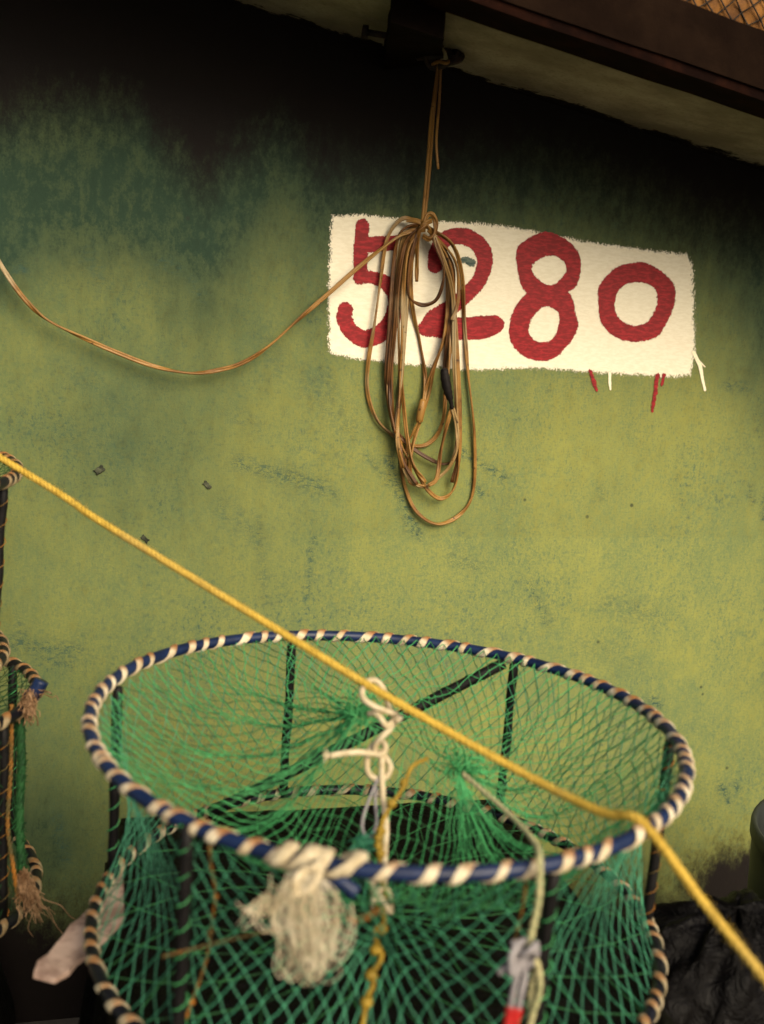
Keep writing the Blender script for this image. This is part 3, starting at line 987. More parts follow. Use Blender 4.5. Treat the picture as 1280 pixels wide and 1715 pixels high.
def lattice(mb, fn, nu, nv, r, diamond=True, mb2=None, closed=False, jit=0.0, knot=1.9, shear=0.0, slack=0.0, skip=None):
    """knotted net on the surface fn(u, v), u, v in 0..1"""
    P = {}
    def pt(i, j):
        key = (i % (2 * nu) if closed else i, j)
        if key not in P:
            u = key[0] / (2.0 * nu) + shear * j / nv
            if not closed: u = max(0.0, min(1.0, u))
            else: u = u % 1.0
            p = fn(u, j / nv)
            if 0 < j < nv and jit:
                p = p + Vector((random.uniform(-1, 1), random.uniform(-1, 1), random.uniform(-1, 1))) * jit
            P[key] = p
            if knot and j > 0: mb.knot(p, r * knot * random.uniform(.85, 1.25))
        return P[key]
    def seg(a, b, alt=False):
        if (a - b).length < r * 1.5: return
        mid = None
        if slack:
            mid = (a + b) / 2 + Vector((random.uniform(-1, 1), random.uniform(-1, 1), -abs(random.gauss(0, 1)))) * slack * (a - b).length
        (mb2 if alt and mb2 is not None else mb).strand(a, b, r, mid)
    if diamond:
        for j in range(nv):
            for i in range(j % 2, 2 * nu + (0 if closed else 1), 2):
                a = pt(i, j)
                for d in (-1, 1):
                    if not closed and not (0 <= i + d <= 2 * nu): continue
                    seg(a, pt(i + d, j + 1), d > 0)
    else:
        for j in range(nv + 1):
            for i in range(0, 2 * nu + (0 if closed else 1), 2):
                a = pt(i, j)
                if j < nv: seg(a, pt(i, j + 1))
                if 0 < j and (closed or i + 2 <= 2 * nu): seg(a, pt(i + 2, j), True)

def wrinkle(p, amp, f=9.0):
    return Vector((mnoise.noise(p * f), mnoise.noise(p * f + Vector((9, 2, 4))), mnoise.noise(p * f + Vector((3, 7, 1))))) * amp

trap = empty('crab_trap', (TC.x, TC.y, H_BOT - 0.01), 'round green net crab trap with blue rope-lashed rings, front centre', 'crab trap', 'crab traps')
topring = make_ring(trap, TC, TR, H_TOP, 68, 3)
botring = make_ring(trap, TC, TR, H_BOT, 66, 11, tube='black_hose', wrap='wrap_shaded')

# posts
POSTPX = [(192, 1150), (492, 1066), (852, 1104), (1134, 1236), (958, 1462), (285, 1392)]
PA = [ang(*p)[0] for p in POSTPX]
print('post angles', [round(math.degrees(a)) for a in PA], [round(ang(*p)[1], 3) for p in POSTPX])
def make_post(parent, C, R, a, z0, z1, twine, lean=0.0, R0=None):
    mb = MB()
    A, B = ring_pt(C, (R0 or R) - .002, a + lean, z0), ring_pt(C, R - .002, a, z1)
    pts = [A.lerp(B, i / 8) + wrinkle(A.lerp(B, i / 8), .0015, 20) for i in range(9)]
    mb.sweep(pts, [0.0056 + .0005 * math.sin(i * 2.1) for i in range(9)], 10)
    po = mb.build('post', M['black_post'], parent)
    mb = MB()
    q = []
    n = 60
    for i in range(n + 1):
        p = A.lerp(B, i / n)
        al = i / n * 2 * math.pi * 9 + a
        q.append(p + Vector((math.cos(al), math.sin(al), 0)) * (0.0066 + 0.0008 * math.sin(i)))
    mb.sweep(q, 0.0006, 5)
    mb.build('lacing', twine, po)
    return po
for i, a in enumerate(PA):
    make_post(trap, TC, TR, a, H_BOT, H_TOP, M['orange_twine'] if i == 3 else M['net_green'])
# diagonal brace
mb = MB()
A = ring_pt(TC, TR - .004, ang(838, 1100)[0], H_TOP - .012)
bx = onz(352, 1362, H_BOT + .012) - TC
B = Vector((TC.x + bx.x, TC.y + bx.y, H_BOT + .012))
pts = [A.lerp(B, i / 10) + wrinkle(A.lerp(B, i / 10), .002, 12) for i in range(11)]
mb.sweep(pts, 0.0070, 10)
br = mb.build('brace', M['black_post'], trap)
mb = MB()
q = []
d = (B - A).normalized(); o1 = d.orthogonal().normalized(); o2 = d.cross(o1)
for i in range(121):
    p = A.lerp(B, i / 120); al = i / 120 * 2 * math.pi * 12
    q.append(p + (o1 * math.cos(al) + o2 * math.sin(al)) * .0078)
mb.sweep(q, 0.0006, 5)
mb.build('lacing', M['net_green'], br)

# top net: from the rim to a slit between two gathered points
GA = onz(598, 1196, H_TOP - 0.012)
GB = onz(772, 1292, H_TOP - 0.055)
AB = (GB - GA); ABL = AB.length; ABn = AB.normalized()
def top_fn(a, t):
    P = ring_pt(TC, TR - .009, a, H_TOP)
    rel = P - TC
    w = 0.5 + 0.5 * max(-1, min(1, rel.normalized().dot(Vector((ABn.x, ABn.y, 0)).normalized())))
    w = max(0, min(1, (w - .25) / .5)); w = w * w * (3 - 2 * w)
    S = GA.lerp(GB, w)
    side = Vector((-ABn.y, ABn.x, 0))
    S = S + side * (0.010 if rel.dot(side) > 0 else -0.010)
    tt = t ** 0.92
    p = P.lerp(S, tt)
    front = 0.5 + 0.5 * math.cos(a - math.radians(265))
    sag = 0.022 + 0.075 * front
    p.z -= sag * math.sin(math.pi * t) ** 0.9
    p.z += 0.006 * math.sin(a * 17 + 3 * t) * t * (1 - t) * 4
    p += wrinkle(p, 0.008 * 4 * t * (1 - t), 14)
    return p
a0, a1 = ang(215, 1335)[0], ang(1120, 1225)[0]
# diamond part: left, round the back, to the right (clockwise from a0 down to a1)
A0 = a0 % (2 * math.pi); A1 = a1 % (2 * math.pi)
if A1 > A0: A1 -= 2 * math.pi
mb = MB(); md = MB()
lattice(mb, lambda u, v: top_fn(A0 + (A1 - A0) * u, v), 62, 19, 0.00060, True, md, jit=0.0012, slack=0.07, knot=2.5)
tn_ = mb.build('top_net', M['net_green'], trap)
md.build('shaded_twine', M['net_shaded'], tn_)  # strands of one direction, their shaded look put into the colour
mb = MB(); md = MB()
A2 = A1 - (2 * math.pi - (A0 - A1))
lattice(mb, lambda u, v: top_fn(A1 + (A2 - A1) * u + 0.10 * v * math.sin(u * 6), v), 50, 17, 0.00062, False, md, jit=0.0012, slack=0.07, knot=2.5)
tn_ = mb.build('top_net', M['net_green'], trap)
md.build('shaded_twine', M['net_shaded'], tn_)
# bunched ends of the net at the two gathers
for G, nm in ((GA, 40), (GB, 46)):
    mb = MB()
    rnd = random.Random(nm)
    for i in range(nm):
        pts = []
        dd = Vector((rnd.gauss(0, 1), rnd.gauss(0, 1), rnd.gauss(0.2, .8))).normalized()
        for k in range(5):
            pts.append(G + dd * (0.004 + .0075 * k) * rnd.uniform(.6, 1.2) + Vector((rnd.gauss(0, 1), rnd.gauss(0, 1), rnd.gauss(0, 1))) * .004)
        mb.sweep(catmull(pts, 3), 0.0008, 4)
    mb.build('net_gather', M['net_green'], trap)

# side net between posts (not the front bay) and the entrance funnel in the front bay
def side_fn(a_0, a_1, pinch):
    def f(u, v):
        a = a_0 + (a_1 - a_0) * u
        bow = pinch * math.sin(math.pi * v) * (0.35 + 0.65 * math.sin(math.pi * u))
        p = ring_pt(TC, TR - .004 - bow, a, H_TOP + (H_BOT - H_TOP) * v)
        return p + wrinkle(p, .006 * math.sin(math.pi * v), 12)
    return f
order = sorted(range(6), key=lambda i: PA[i] % (2 * math.pi))
angs = [PA[i] % (2 * math.pi) for i in order]
names = order
for k in range(6):
    i0, i1 = order[k], order[(k + 1) % 6]
    if {i0, i1} == {4, 5}:
        FR = (angs[k], angs[(k + 1) % 6] + (2 * math.pi if k == 5 else 0))
        continue
    b0, b1 = angs[k], angs[(k + 1) % 6] + (2 * math.pi if k == 5 else 0)
    mb = MB()
    nu = max(8, int((b1 - b0) * TR / 0.025))
    lattice(mb, side_fn(b0, b1, 0.045), nu, 12, 0.00055, True, jit=0.0012, slack=0.04)
    mb.build('side_net', M['net_teal'], trap)
HUB = onz(636, 1532, (H_TOP + H_BOT) / 2 - 0.0)
print('hub from centre', (HUB - TC).length, 'front bay', [math.degrees(v) for v in FR])
hv = Vector((HUB.x - TC.x, HUB.y - TC.y, 0))
FACE = ring_pt(TC, TR, math.atan2(hv.y, hv.x), HUB.z)
def funnel_fn(u, v):
    a = FR[0] + (FR[1] - FR[0]) * u
    P = ring_pt(TC, TR - .004 - .012 * math.sin(math.pi * v), a, H_TOP - .006 + (H_BOT + .012 - H_TOP) * v)
    d_ = (P - FACE).length
    edge = min(1.0, 6 * min(u, 1 - u, v, 1 - v))
    p = P.lerp(HUB, 0.93 * math.exp(-(d_ / 0.062) ** 1.15) * edge)
    p.z -= 0.010 * math.sin(math.pi * v) * math.sin(math.pi * u)
    return p + wrinkle(p, .006 * edge, 14)
mb = MB()
lattice(mb, funnel_fn, 18, 15, 0.00062, True, jit=0.0014, slack=0.05, knot=2.6)
mb.build('entrance_funnel', M['net_teal'], trap)
# floor of the trap
mb = MB()
def floor_fn(u, v):
    a = u * 2 * math.pi
    rr = TR * (1 - v * .97)
    p = ring_pt(TC, rr, a, H_BOT + .004 + .004 * math.sin(5 * a) * v)
    return p
lattice(mb, floor_fn, 24, 6, 0.0005, True, closed=True, jit=0.001)
mb.build('floor_net', M['net_shaded'], trap)  # shade inside the trap put into the floor colour
# orange seams where the front bay meets the side net
for fa, sg in ((FR[0], 1), (FR[1], -1)):
    mb = MB()
    pts = []
    for i in range(11):
        v = i / 10
        bow = 0.035 * math.sin(math.pi * v)
        p = ring_pt(TC, TR - bow + .004, fa + sg * 0.10 * (1 - v) ** 2, H_TOP - .01 - v * (H_TOP - H_BOT - .015))
        pts.append(p + wrinkle(p, .004, 25))
    mb.twine(catmull(pts, 6), 0.0015, 0.012, 2, 5, 8)
    for i in (3, 5, 8):
        mb.knot(pts[i], 0.004)
    mb.build('seam', M['orange_twine'], trap)
mb = MB()   # stray orange threads caught in the funnel
mb.twine(catmull([HUB + UP * 0.004, dtrap(560, 1545, .90), dtrap(470, 1556, .86), dtrap(380, 1575, .83), dtrap(272, 1602, .82)], 6), 0.0012, .012, 2, 5, 8)
mb.twine(catmull([HUB + UP * 0.004, dtrap(612, 1538, .93), dtrap(590, 1541, .92)], 6), 0.004, .014, 2, 5, 8)
mb.build('draw_string', M['orange_twine'], trap)

# knotted yellow bait string hanging from the throat
bait = MB()
BD = [(646, 1500, .965), (640, 1522, .955), (644, 1545, .93), (628, 1560, .92), (632, 1580, .91), (640, 1600, .90), (632, 1618, .895), (622, 1632, .89), (626, 1648, .885), (618, 1665, .88), (613, 1680, .875), (610, 1700, .87), (606, 1730, .865)]
bp = catmull([dtrap(*p) for p in BD], 5)
bait.twine(bp, 0.0026, 0.012, 2, 6, 9)
for x, y, d_ in ((636, 1522, .95), (640, 1556, .925), (630, 1590, .905), (622, 1632, .888), (614, 1678, .872)):
    c = dtrap(x, y, d_)
    bait.blob(c, .0055, .0055, .0045, 10, 8, .3, 3, x)
bait.build('bait_string', M['yellow_twine'], trap)
mb = MB()
for P in ([(716, 1270, 1.08), (690, 1285, 1.06), (676, 1318, 1.04), (655, 1350, 1.02), (640, 1380, 1.0), (636, 1420, .99), (640, 1470, .975), (646, 1500, .965)],):
    mb.twine(catmull([dtrap(*p) for p in P], 5), 0.0024, .012, 2, 6, 9)
for x, y, d_ in ((677, 1312, 1.045), (656, 1346, 1.02), (638, 1392, 1.0), (634, 1404, .995), (634, 1416, .99), (637, 1430, .985)):
    mb.blob(dtrap(x, y, d_), .0045, .0045, .0045, 10, 8, .3, 3, x)
mb.build('bait_string', M['yellow_twine'], trap)

# ------------------------------------------------------------------ taut yellow rope
rp_ = onz(1082, 1398, H_TOP)
rim_r = ring_pt(TC, TR, ang(1082, 1400)[0], H_TOP + .0064 + .0055)
Ymid = depth(636, 1158, 1.06)
Xr, Yr, Dr = project(rim_r)
print('rim contact', Xr, Yr, Dr)
Pstart = depth(-700, 352, 1.50)
yp = catmull([Pstart, depth(0, 766, 1.28), depth(160, 868, 1.222), depth(320, 966, 1.165), depth(480, 1064, 1.118), depth(636, 1159, 1.075), depth(860, 1286, 1.03), depth(1000, 1357, Dr + .03), depth(Xr - 14, Yr - 6, Dr + .002), depth(Xr + 12, Yr + 14, Dr - .006), depth(Xr + 40, Yr + 48, Dr - .016), depth(1180, 1514, .90), depth(1290, 1650, .86), depth(1420, 1820, .82), depth(1600, 2060, .77)], 10)
mb = MB()
mb.twine(yp, 0.0043, 0.019, 3, 8, 12)
rnd = random.Random(77)
for i in range(420):          # stray fibres
    k = rnd.randrange(4, len(yp) - 4)
    t_ = (yp[k + 1] - yp[k - 1]).normalized()
    n_ = Vector((rnd.gauss(0, 1), rnd.gauss(0, 1), rnd.gauss(0, 1)))
    n_ = (n_ - t_ * n_.dot(t_)).normalized()
    p0 = yp[k].lerp(yp[k + 1], rnd.random()) + n_ * .0036
    mb.sweep([p0, p0 + n_ * .0018 + t_ * rnd.uniform(-.004, .004), p0 + n_ * rnd.uniform(.002, .0045) + t_ * rnd.uniform(-.009, .009)], .00014, 3)
yr = mb.build('yellow_rope', M['yellow_rope'], None, origin=rim_r)
tag(yr, 'taut twisted yellow rope crossing diagonally over the front trap', 'rope')

# white cord looped over the yellow rope, knotted, running down to the bait
hang = empty('white_hanging_cord', depth(640, 1500, .965), 'cream braided cord looped round yellow rope, knotted down through trap', 'cord')
mb = MB()
CR = 0.0031
D0 = 1.075
mb.sweep(catmull([dtrap(664, 1196, D0 - .004), dtrap(650, 1192, D0 - .014), dtrap(624, 1182, D0 - .016), dtrap(607, 1166, D0 - .012), dtrap(612, 1146, D0), dtrap(626, 1139, D0 + .012), dtrap(640, 1150, D0 + .016), dtrap(648, 1172, D0 + .012), dtrap(656, 1196, D0 + .004), dtrap(670, 1202, D0 - .008), dtrap(662, 1208, D0 - .012)], 6), CR, 8)
mb.sweep(catmull([dtrap(618, 1195, D0 - .004), dtrap(630, 1194, D0 - .012), dtrap(640, 1206, D0 - .014), dtrap(648, 1216, D0 - .012), dtrap(660, 1206, D0 - .006), dtrap(664, 1196, D0)], 6), CR, 8)
mb.sweep(catmull([dtrap(660, 1210, D0 - .002), dtrap(652, 1222, D0 - .008), dtrap(640, 1234, D0 - .010), dtrap(630, 1246, D0 - .006), dtrap(628, 1262, D0 - .002)], 6), CR, 8)
mb.build('loop', M['cream_rope'], hang)
mb = MB()
mb.sweep(catmull([dtrap(553, 1266, D0 - .03), dtrap(575, 1262, D0 - .026), dtrap(600, 1260, D0 - .020), dtrap(622, 1262, D0 - .012), dtrap(640, 1264, D0 - .010), dtrap(646, 1250, D0 - .004), dtrap(636, 1242, D0 + .004), dtrap(622, 1252, D0 + .004), dtrap(615, 1275, D0 - .006), dtrap(618, 1296, D0 - .012), dtrap(634, 1306, D0 - .014), dtrap(648, 1300, D0 - .012), dtrap(654, 1284, D0 - .010), dtrap(646, 1268, D0 - .006), dtrap(636, 1258, D0 - .002)], 6), CR, 8)
fe = dtrap(553, 1266, D0 - .03)
rnd = random.Random(4)
for i in range(14):
    e = fe + (dtrap(545, 1266, D0 - .03) - fe) * rnd.uniform(.6, 1.5) + UP * rnd.gauss(0, .003) + fwd * rnd.gauss(0, .003)
    mb.strand(fe, e, .0007)
mb.build('overhand_knot', M['cream_rope'], hang)
mb = MB()
mb.sweep(catmull([dtrap(638, 1256, D0 - .004), dtrap(640, 1280, D0 - .012), dtrap(640, 1310, D0 - .02), dtrap(643, 1350, D0 - .035), dtrap(647, 1385, D0 - .05), dtrap(645, 1420, D0 - .06), dtrap(644, 1470, D0 - .085), dtrap(642, 1500, D0 - .105)], 6), CR, 8)
mb.sweep(catmull([dtrap(622, 1481, D0 - .10), dtrap(630, 1494, D0 - .11), dtrap(640, 1505, D0 - .11)], 6), CR, 8)
kc = dtrap(640, 1510, D0 - .112)
for q in range(4):
    pts = [kc + RIGHT * (.008 * math.cos(a_ + q * 1.3)) + UP * (.010 * math.sin(a_ + q * .7)) + fwd * (.007 * math.sin(a_ * 1.5 + q)) for a_ in [i * .7 for i in range(9)]]
    mb.sweep(catmull(pts, 4), CR * .85, 7)
mb.build('drop_line', M['cream_rope'], hang)
# lilac cord loop with a teal knot beside it
mb = MB()
mb.sweep(catmull([dtrap(634, 1300, D0 - .012), dtrap(624, 1326, D0 - .03), dtrap(611, 1360, D0 - .045), dtrap(607, 1385, D0 - .05), dtrap(614, 1402, D0 - .055), dtrap(624, 1398, D0 - .055), dtrap(631, 1375, D0 - .05), dtrap(629, 1345, D0 - .035), dtrap(630, 1318, D0 - .02)], 6), 0.0016, 6)
mb.build('thin_loop', M['lavender'], hang)
mb = MB()
kc = dtrap(616, 1412, D0 - .057)
rnd = random.Random(9)
for i in range(26):
    pts = [kc + Vector((rnd.gauss(0, 1), rnd.gauss(0, 1), rnd.gauss(0, .7))) * .0065 for k in range(5)]
    mb.sweep(catmull(pts, 3), .0009, 4)
mb.sweep(catmull([kc, dtrap(616, 1440, D0 - .07), dtrap(612, 1490, D0 - .10), dtrap(606, 1520, D0 - .12)], 5), .0012, 5)
mb.build('teal_knot', M['net_teal'], hang)

# ------------------------------------------------------------------ frayed cream tuft tied to the near rim
def near_rim(x, y):
    a = ang(x, y)[0]
    return ring_pt(TC, TR, a, H_TOP)
K = near_rim(515, 1450)
KX, KY, KD = project(K)
print('tuft at', KX, KY, KD)
tuft = empty('frayed_rope_tuft', depth(505, 1640, KD - .03), 'frayed cream rope end hanging from the near rim of trap', 'rope')
mb = MB()
rnd = random.Random(21)
TD = KD - .022
LOCKS = [(-58, 128, .9), (-36, 160, 1.0), (-14, 176, 1.1), (6, 150, .7), (24, 168, 1.1), (46, 150, 1.0), (62, 116, .8), (-48, 90, .7), (30, 100, .7)]
for (lx, ll, dens) in LOCKS:
    lph = rnd.uniform(0, 6.28)
    ldz = rnd.gauss(0, .006)
    for i in range(int(9 * dens)):
        ln = ll * rnd.uniform(.86, 1.04)
        ph = rnd.gauss(lph, .5)
        ox, sp = rnd.gauss(0, 4), rnd.gauss(0, 22)
        pts = [depth(506 + lx * .18 + ox, 1462 + rnd.uniform(-6, 6), TD)]
        for k in range(1, 9):
            f = k / 8
            x = 512 + lx * .76 * math.sin(math.pi * min(1, .12 + f * .55)) ** .8 + sp * f * (1.2 - f) + 9 * math.sin(ph + f * 5.5) * f + ox + rnd.gauss(0, 3)
            pts.append(depth(x, 1464 + ln * f, TD - .005 - ldz * f - .010 * math.sin(math.pi * f) + rnd.gauss(0, .0012)))
        if rnd.random() < .7:      # turns back in a loop
            sx_ = rnd.choice((-1, 1)) * rnd.uniform(10, 40)
            up_ = rnd.uniform(18, 95)
            pts += [depth(x + sx_ * .5, 1466 + ln + 6, TD - .008 - ldz), depth(x + sx_, 1466 + ln - up_ * .4, TD - .010 - ldz), depth(x + sx_ * .8 + rnd.gauss(0, 6), 1466 + ln - up_, TD - .008 - ldz)]
        mb.sweep(catmull(pts, 4), rnd.uniform(.00025, .0005), 4)
mb.build('fibres', M['frayed'], tuft)
mb = MB()      # the knot round the rim and two flat turns
tn = Vector((-math.sin(ang(515, 1450)[0]), math.cos(ang(515, 1450)[0]), 0))
def band(mb, c, tn, rad, r, w, th, slant):
    m, n = 10, 22
    b0 = len(mb.v)
    for i in range(n):
        a_ = 2 * math.pi * i / n
        nn = rad * math.cos(a_) + ZN * math.sin(a_)
        for k in range(m):
            q_ = 2 * math.pi * k / m
            mb.v.append(c + nn * (r + th * math.cos(q_)) + tn * (w * math.sin(q_) + slant * math.sin(a_)))
    for i in range(n):
        for k in range(m):
            mb.f.append((b0 + i * m + k, b0 + i * m + (k + 1) % m, b0 + (i + 1) % n * m + (k + 1) % m, b0 + (i + 1) % n * m + k))
for j, (off, sl_) in enumerate(((-.022, .006), (-.008, .010), (.008, .004), (.026, .012))):
    a_k = ang(515, 1450)[0] + off / TR
    c = ring_pt(TC, TR, a_k, H_TOP)
    rad = Vector((math.cos(a_k), math.sin(a_k), 0))
    band(mb, c, Vector((-math.sin(a_k), math.cos(a_k), 0)), rad, .0088 + .0008 * (j % 2), .0065, .0022, sl_)
for q in range(3):
    kc = depth(512 + q * 3, 1478 - q * 3, TD - .004)
    pts = [kc + RIGHT * (.008 * math.cos(a_ + q)) + UP * (.009 * math.sin(a_ + q * 1.4)) + fwd * (.007 * math.sin(a_ * 1.7)) for a_ in [i * .7 for i in range(9)]]
    mb.sweep(catmull(pts, 4), .0030, 7)
mb.build('knot', M['cream_rope'], tuft)
mb = MB()      # stray wisps to the left
for i in range(10):
    pts = [depth(500, 1470, TD)] + [depth(500 - 18 * k + rnd.gauss(0, 9), 1470 + rnd.gauss(15, 14) + 10 * k, TD - .004 * k) for k in range(1, 6)]
    mb.sweep(catmull(pts, 4), .0004, 4)
mb.build('wisps', M['frayed'], tuft)
# loose end of the blue hose under the rim
mb = MB()
mb.sweep(catmull([near_rim(540, 1452) - ZN * .018, depth(565, 1474, KD - .004), depth(598, 1496, KD - .006)], 6), .0062, 12)
mb.build('hose_end', M['blue_tube'], trap)

# ------------------------------------------------------------------ pale twine over the rim, with a lilac knot and red tip
P1 = near_rim(905, 1450); PX, PY, PD = project(P1)
tl = empty('lilac_tag_cord', depth(880, 1715, PD - .02), 'pale twine over the near rim with lilac knot and red tip', 'cord')
mb = MB()
mb.twine(catmull([dtrap(776, 1296, 1.07), dtrap(830, 1342, 1.02), dtrap(872, 1382, .96), dtrap(896, 1412, .90), depth(904, 1434, PD - .016), depth(904, 1470, PD - .022), depth(902, 1510, PD - .022), depth(892, 1555, PD - .022), depth(885, 1590, PD - .022)], 6), .0030, .016, 2, 6, 9)
mb.twine(catmull([depth(885, 1585, PD - .022), depth(902, 1620, PD - .02), depth(904, 1660, PD - .02), depth(892, 1700, PD - .02), depth(885, 1740, PD - .02)], 6), .0026, .016, 2, 6, 9)
mb.twine(catmull([depth(888, 1585, PD - .018), depth(896, 1620, PD - .014), depth(890, 1660, PD - .014), depth(884, 1740, PD - .016)], 6), .0026, .016, 2, 6, 9)
mb.build('pale_twine', M['pale_twine'], tl)
mb = MB()
kc = depth(876, 1602, PD - .026)
for q in range(4):
    pts = [kc + RIGHT * (.010 * math.cos(a_ + q * .8)) + UP * (.010 * math.sin(a_ + q * 1.2)) + fwd * (.007 * math.sin(a_ * 1.6 + q)) for a_ in [i * .7 for i in range(9)]]
    mb.sweep(catmull(pts, 4), .0028, 7)
mb.sweep(catmull([kc, depth(862, 1612, PD - .026), depth(848, 1620, PD - .026), depth(835, 1630, PD - .026)], 5), .0026, 7)
mb.sweep(catmull([kc, depth(868, 1625, PD - .028), depth(860, 1660, PD - .03), depth(855, 1690, PD - .03)], 5), .0026, 7)
mb.sweep(catmull([kc, depth(880, 1630, PD - .028), depth(874, 1660, PD - .03), depth(868, 1692, PD - .03)], 5), .0026, 7)
mb.sweep(catmull([kc, depth(868, 1590, PD - .026), depth(858, 1576, PD - .026)], 5), .0026, 7)
mb.build('lilac_knot', M['lavender'], tl)
mb = MB()
mb.sweep(catmull([depth(856, 1686, PD - .0305), depth(853, 1702, PD - .03), depth(850, 1725, PD - .03)], 5), .0040, 8)
mb.sweep(catmull([depth(869, 1688, PD - .0305), depth(864, 1705, PD - .03), depth(860, 1725, PD - .03)], 5), .0036, 8)
mb.build('red_tip', M['red_tip'], tl)

# ------------------------------------------------------------------ the two traps stacked at the left edge
LR = 0.20
LD = 1.36
def left_trap(name, label, ex1, ey1, ex2, ey2, seed, shrink=1.0, off=-14):
    e1, e2 = depth(ex1, ey1, LD), depth(ex2, ey2, LD)
    C = e1 - r0 * LR
    z1, z0 = e1.z, e2.z
    t_ = empty(name, (C.x, C.y, z0 - .009), label, 'crab trap', 'crab traps')
    make_ring(t_, C, LR, z1, 44, seed, 0.0068, tube='black_hose', wrap='wrap_old')
    make_ring(t_, C, LR * shrink, z0, 44, seed + 5, 0.0068, tube='black_hose', wrap='wrap_old')
    ra = math.atan2(r0.y, r0.x)
    for k in range(6):
        a = ra + math.radians(off) + k * math.pi / 3
        make_post(t_, C, LR - .006, a, z0, z1, M['orange_twine'] if k == 0 else M['net_green'], R0=LR * shrink - .006)
    mb = MB()
    def f(u, v):
        a = ra - .6 + u * 2 * math.pi
        p = ring_pt(C, LR * (1 + (shrink - 1) * v) - .006 - .03 * math.sin(math.pi * v) * abs(math.sin(3 * (a - ra + .24))), a, z1 + (z0 - z1) * v)
        return p + wrinkle(p, .006 * math.sin(math.pi * v), 12)
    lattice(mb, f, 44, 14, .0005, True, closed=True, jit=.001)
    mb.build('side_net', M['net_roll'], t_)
    mb = MB()
    def ft(u, v):
        a = u * 2 * math.pi
        p = ring_pt(C, (LR - .008) * (1 - .95 * v), a, z1 - .05 * math.sin(math.pi * v * .5))
        return p + wrinkle(p, .006 * v, 12)
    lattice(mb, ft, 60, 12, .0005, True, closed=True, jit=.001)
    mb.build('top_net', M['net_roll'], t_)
    return t_, C, z1, z0, ra
tA = left_trap('crab_trap', 'green net crab trap at left edge, upper of two stacked', 18, 802, -6, 1138, 31, .93, 0)
tB = left_trap('crab_trap', 'green net crab trap at left edge, lower of two stacked', 48, 1182, 34, 1538, 47)
# rolled green net seam hanging down the lower trap, hose end and frayed tufts
tb = tB[0]
mb = MB()
pl = [depth(34, 1200, LD - .02), depth(36, 1280, LD - .02), depth(33, 1360, LD - .02), depth(36, 1440, LD - .02), depth(42, 1490, LD - .02)]
mb.twine(catmull(pl, 8), .0055, .05, 4, 6, 10)
for i in range(700):
    w = random.random() * 3.99
    p = pl[int(w)].lerp(pl[int(w) + 1], w - int(w))
    mb.strand(p + wrinkle(p * (1 + i * .3), .008, 60), p + wrinkle(p * (1 + i * .3) + Vector((1, 2, 3)), .013, 60), .0006)
mb.build('rolled_net', M['net_roll'], tb)
mb = MB()
mb.sweep(catmull([depth(50, 1170, LD - .02), depth(62, 1155, LD - .02), depth(70, 1140, LD - .02)], 5), .009, 12)
mb.build('hose_end', M['blue_tube'], tb)
def wisp(mb, x0, y0, dx, dy, n, sp, r=.0006, d_=LD - .03, seed=1, fall=1.0):
    rr = random.Random(seed)
    for i in range(n):
        x, y = x0 + rr.gauss(0, 4), y0 + rr.gauss(0, 4)
        pts = [depth(x, y, d_ + rr.gauss(0, .006))]
        gx, gy = rr.gauss(0, sp), rr.gauss(0, sp)
        L = rr.uniform(.4, 1.1)
        for k in range(1, 6):
            f = k / 5 * L
            pts.append(depth(x + dx * f + gx * f ** .8 + rr.gauss(0, 3), y + dy * f + gy * f * .5 + rr.gauss(0, 3), d_ + rr.gauss(0, .006)))
        mb.sweep(catmull(pts, 3), r * rr.uniform(.7, 1.4), 4)
mb = MB()
wisp(mb, 50, 1162, -8, 50, 60, 9, seed=5)
wisp(mb, 62, 1162, 34, 8, 3, 5, .0005, seed=6)
mb.build('frayed_end', M['frayed_brown'], tb)
mb = MB()
wisp(mb, 40, 1462, 12, 60, 90, 12, seed=8)
wisp(mb, 46, 1490, 28, 55, 34, 20, .0004, seed=9)
mb.build('frayed_end', M['frayed_brown'], tb)
mb = MB()
mb.twine(catmull([depth(20, 1180, LD - .03), depth(18, 1290, LD - .03), depth(13, 1380, LD - .03), depth(22, 1450, LD - .03), depth(30, 1500, LD - .03)], 6), .003, .016, 2, 6, 8)
mb.build('seam', M['orange_twine'], tb)

# ------------------------------------------------------------------ what the traps stand on
def drape(name, label, cx, cy, hx, hy, ztop_, seed, cat='tarpaulin', lump=0.0, n=64):
    mb = MB()
    N = n
    for j in range(N + 1):
        for i in range(N + 1):
            u, v = i / N * 2 - 1, j / N * 2 - 1
            m = max(abs(u), abs(v))
            inner = 0.72
            if m <= inner:
                x, y, z = u / inner * hx, v / inner * hy, ztop_ - .004 + .003 * fbm(Vector((u * 4 + seed, v * 4, 0)))
            else:
                f = (m - inner) / (1 - inner)
                k = m
                a_ = math.atan2(v, u)
                fold = 0.022 * math.sin(a_ * 17 + seed) * f + .03 * fbm(Vector((u * 3 + seed, v * 3, f))) * f
                x, y = u / k * (hx + .015 + .05 * f + fold), v / k * (hy + .015 + .05 * f + fold)
                z = (ztop_ - .012) * (1 - f) + 0.002
            mb.v.append(Vector((cx + x, cy + y, z)))
    mb.f = [(j * (N + 1) + i, j * (N + 1) + i + 1, (j + 1) * (N + 1) + i + 1, (j + 1) * (N + 1) + i) for j in range(N) for i in range(N)]
    o = mb.build(name, M['tarp'], None, origin=Vector((cx, cy, 0)))
    return tag(o, label, cat)
fh = Vector((math.sin(YAW), math.cos(YAW), 0))
drape('tarpaulin_pile', 'black plastic sheet draped over the pile under the front trap', TC.x - fh.x * .02, TC.y - fh.y * .02, .25, .29, H_BOT - .010, 2)
LC = tB[1]
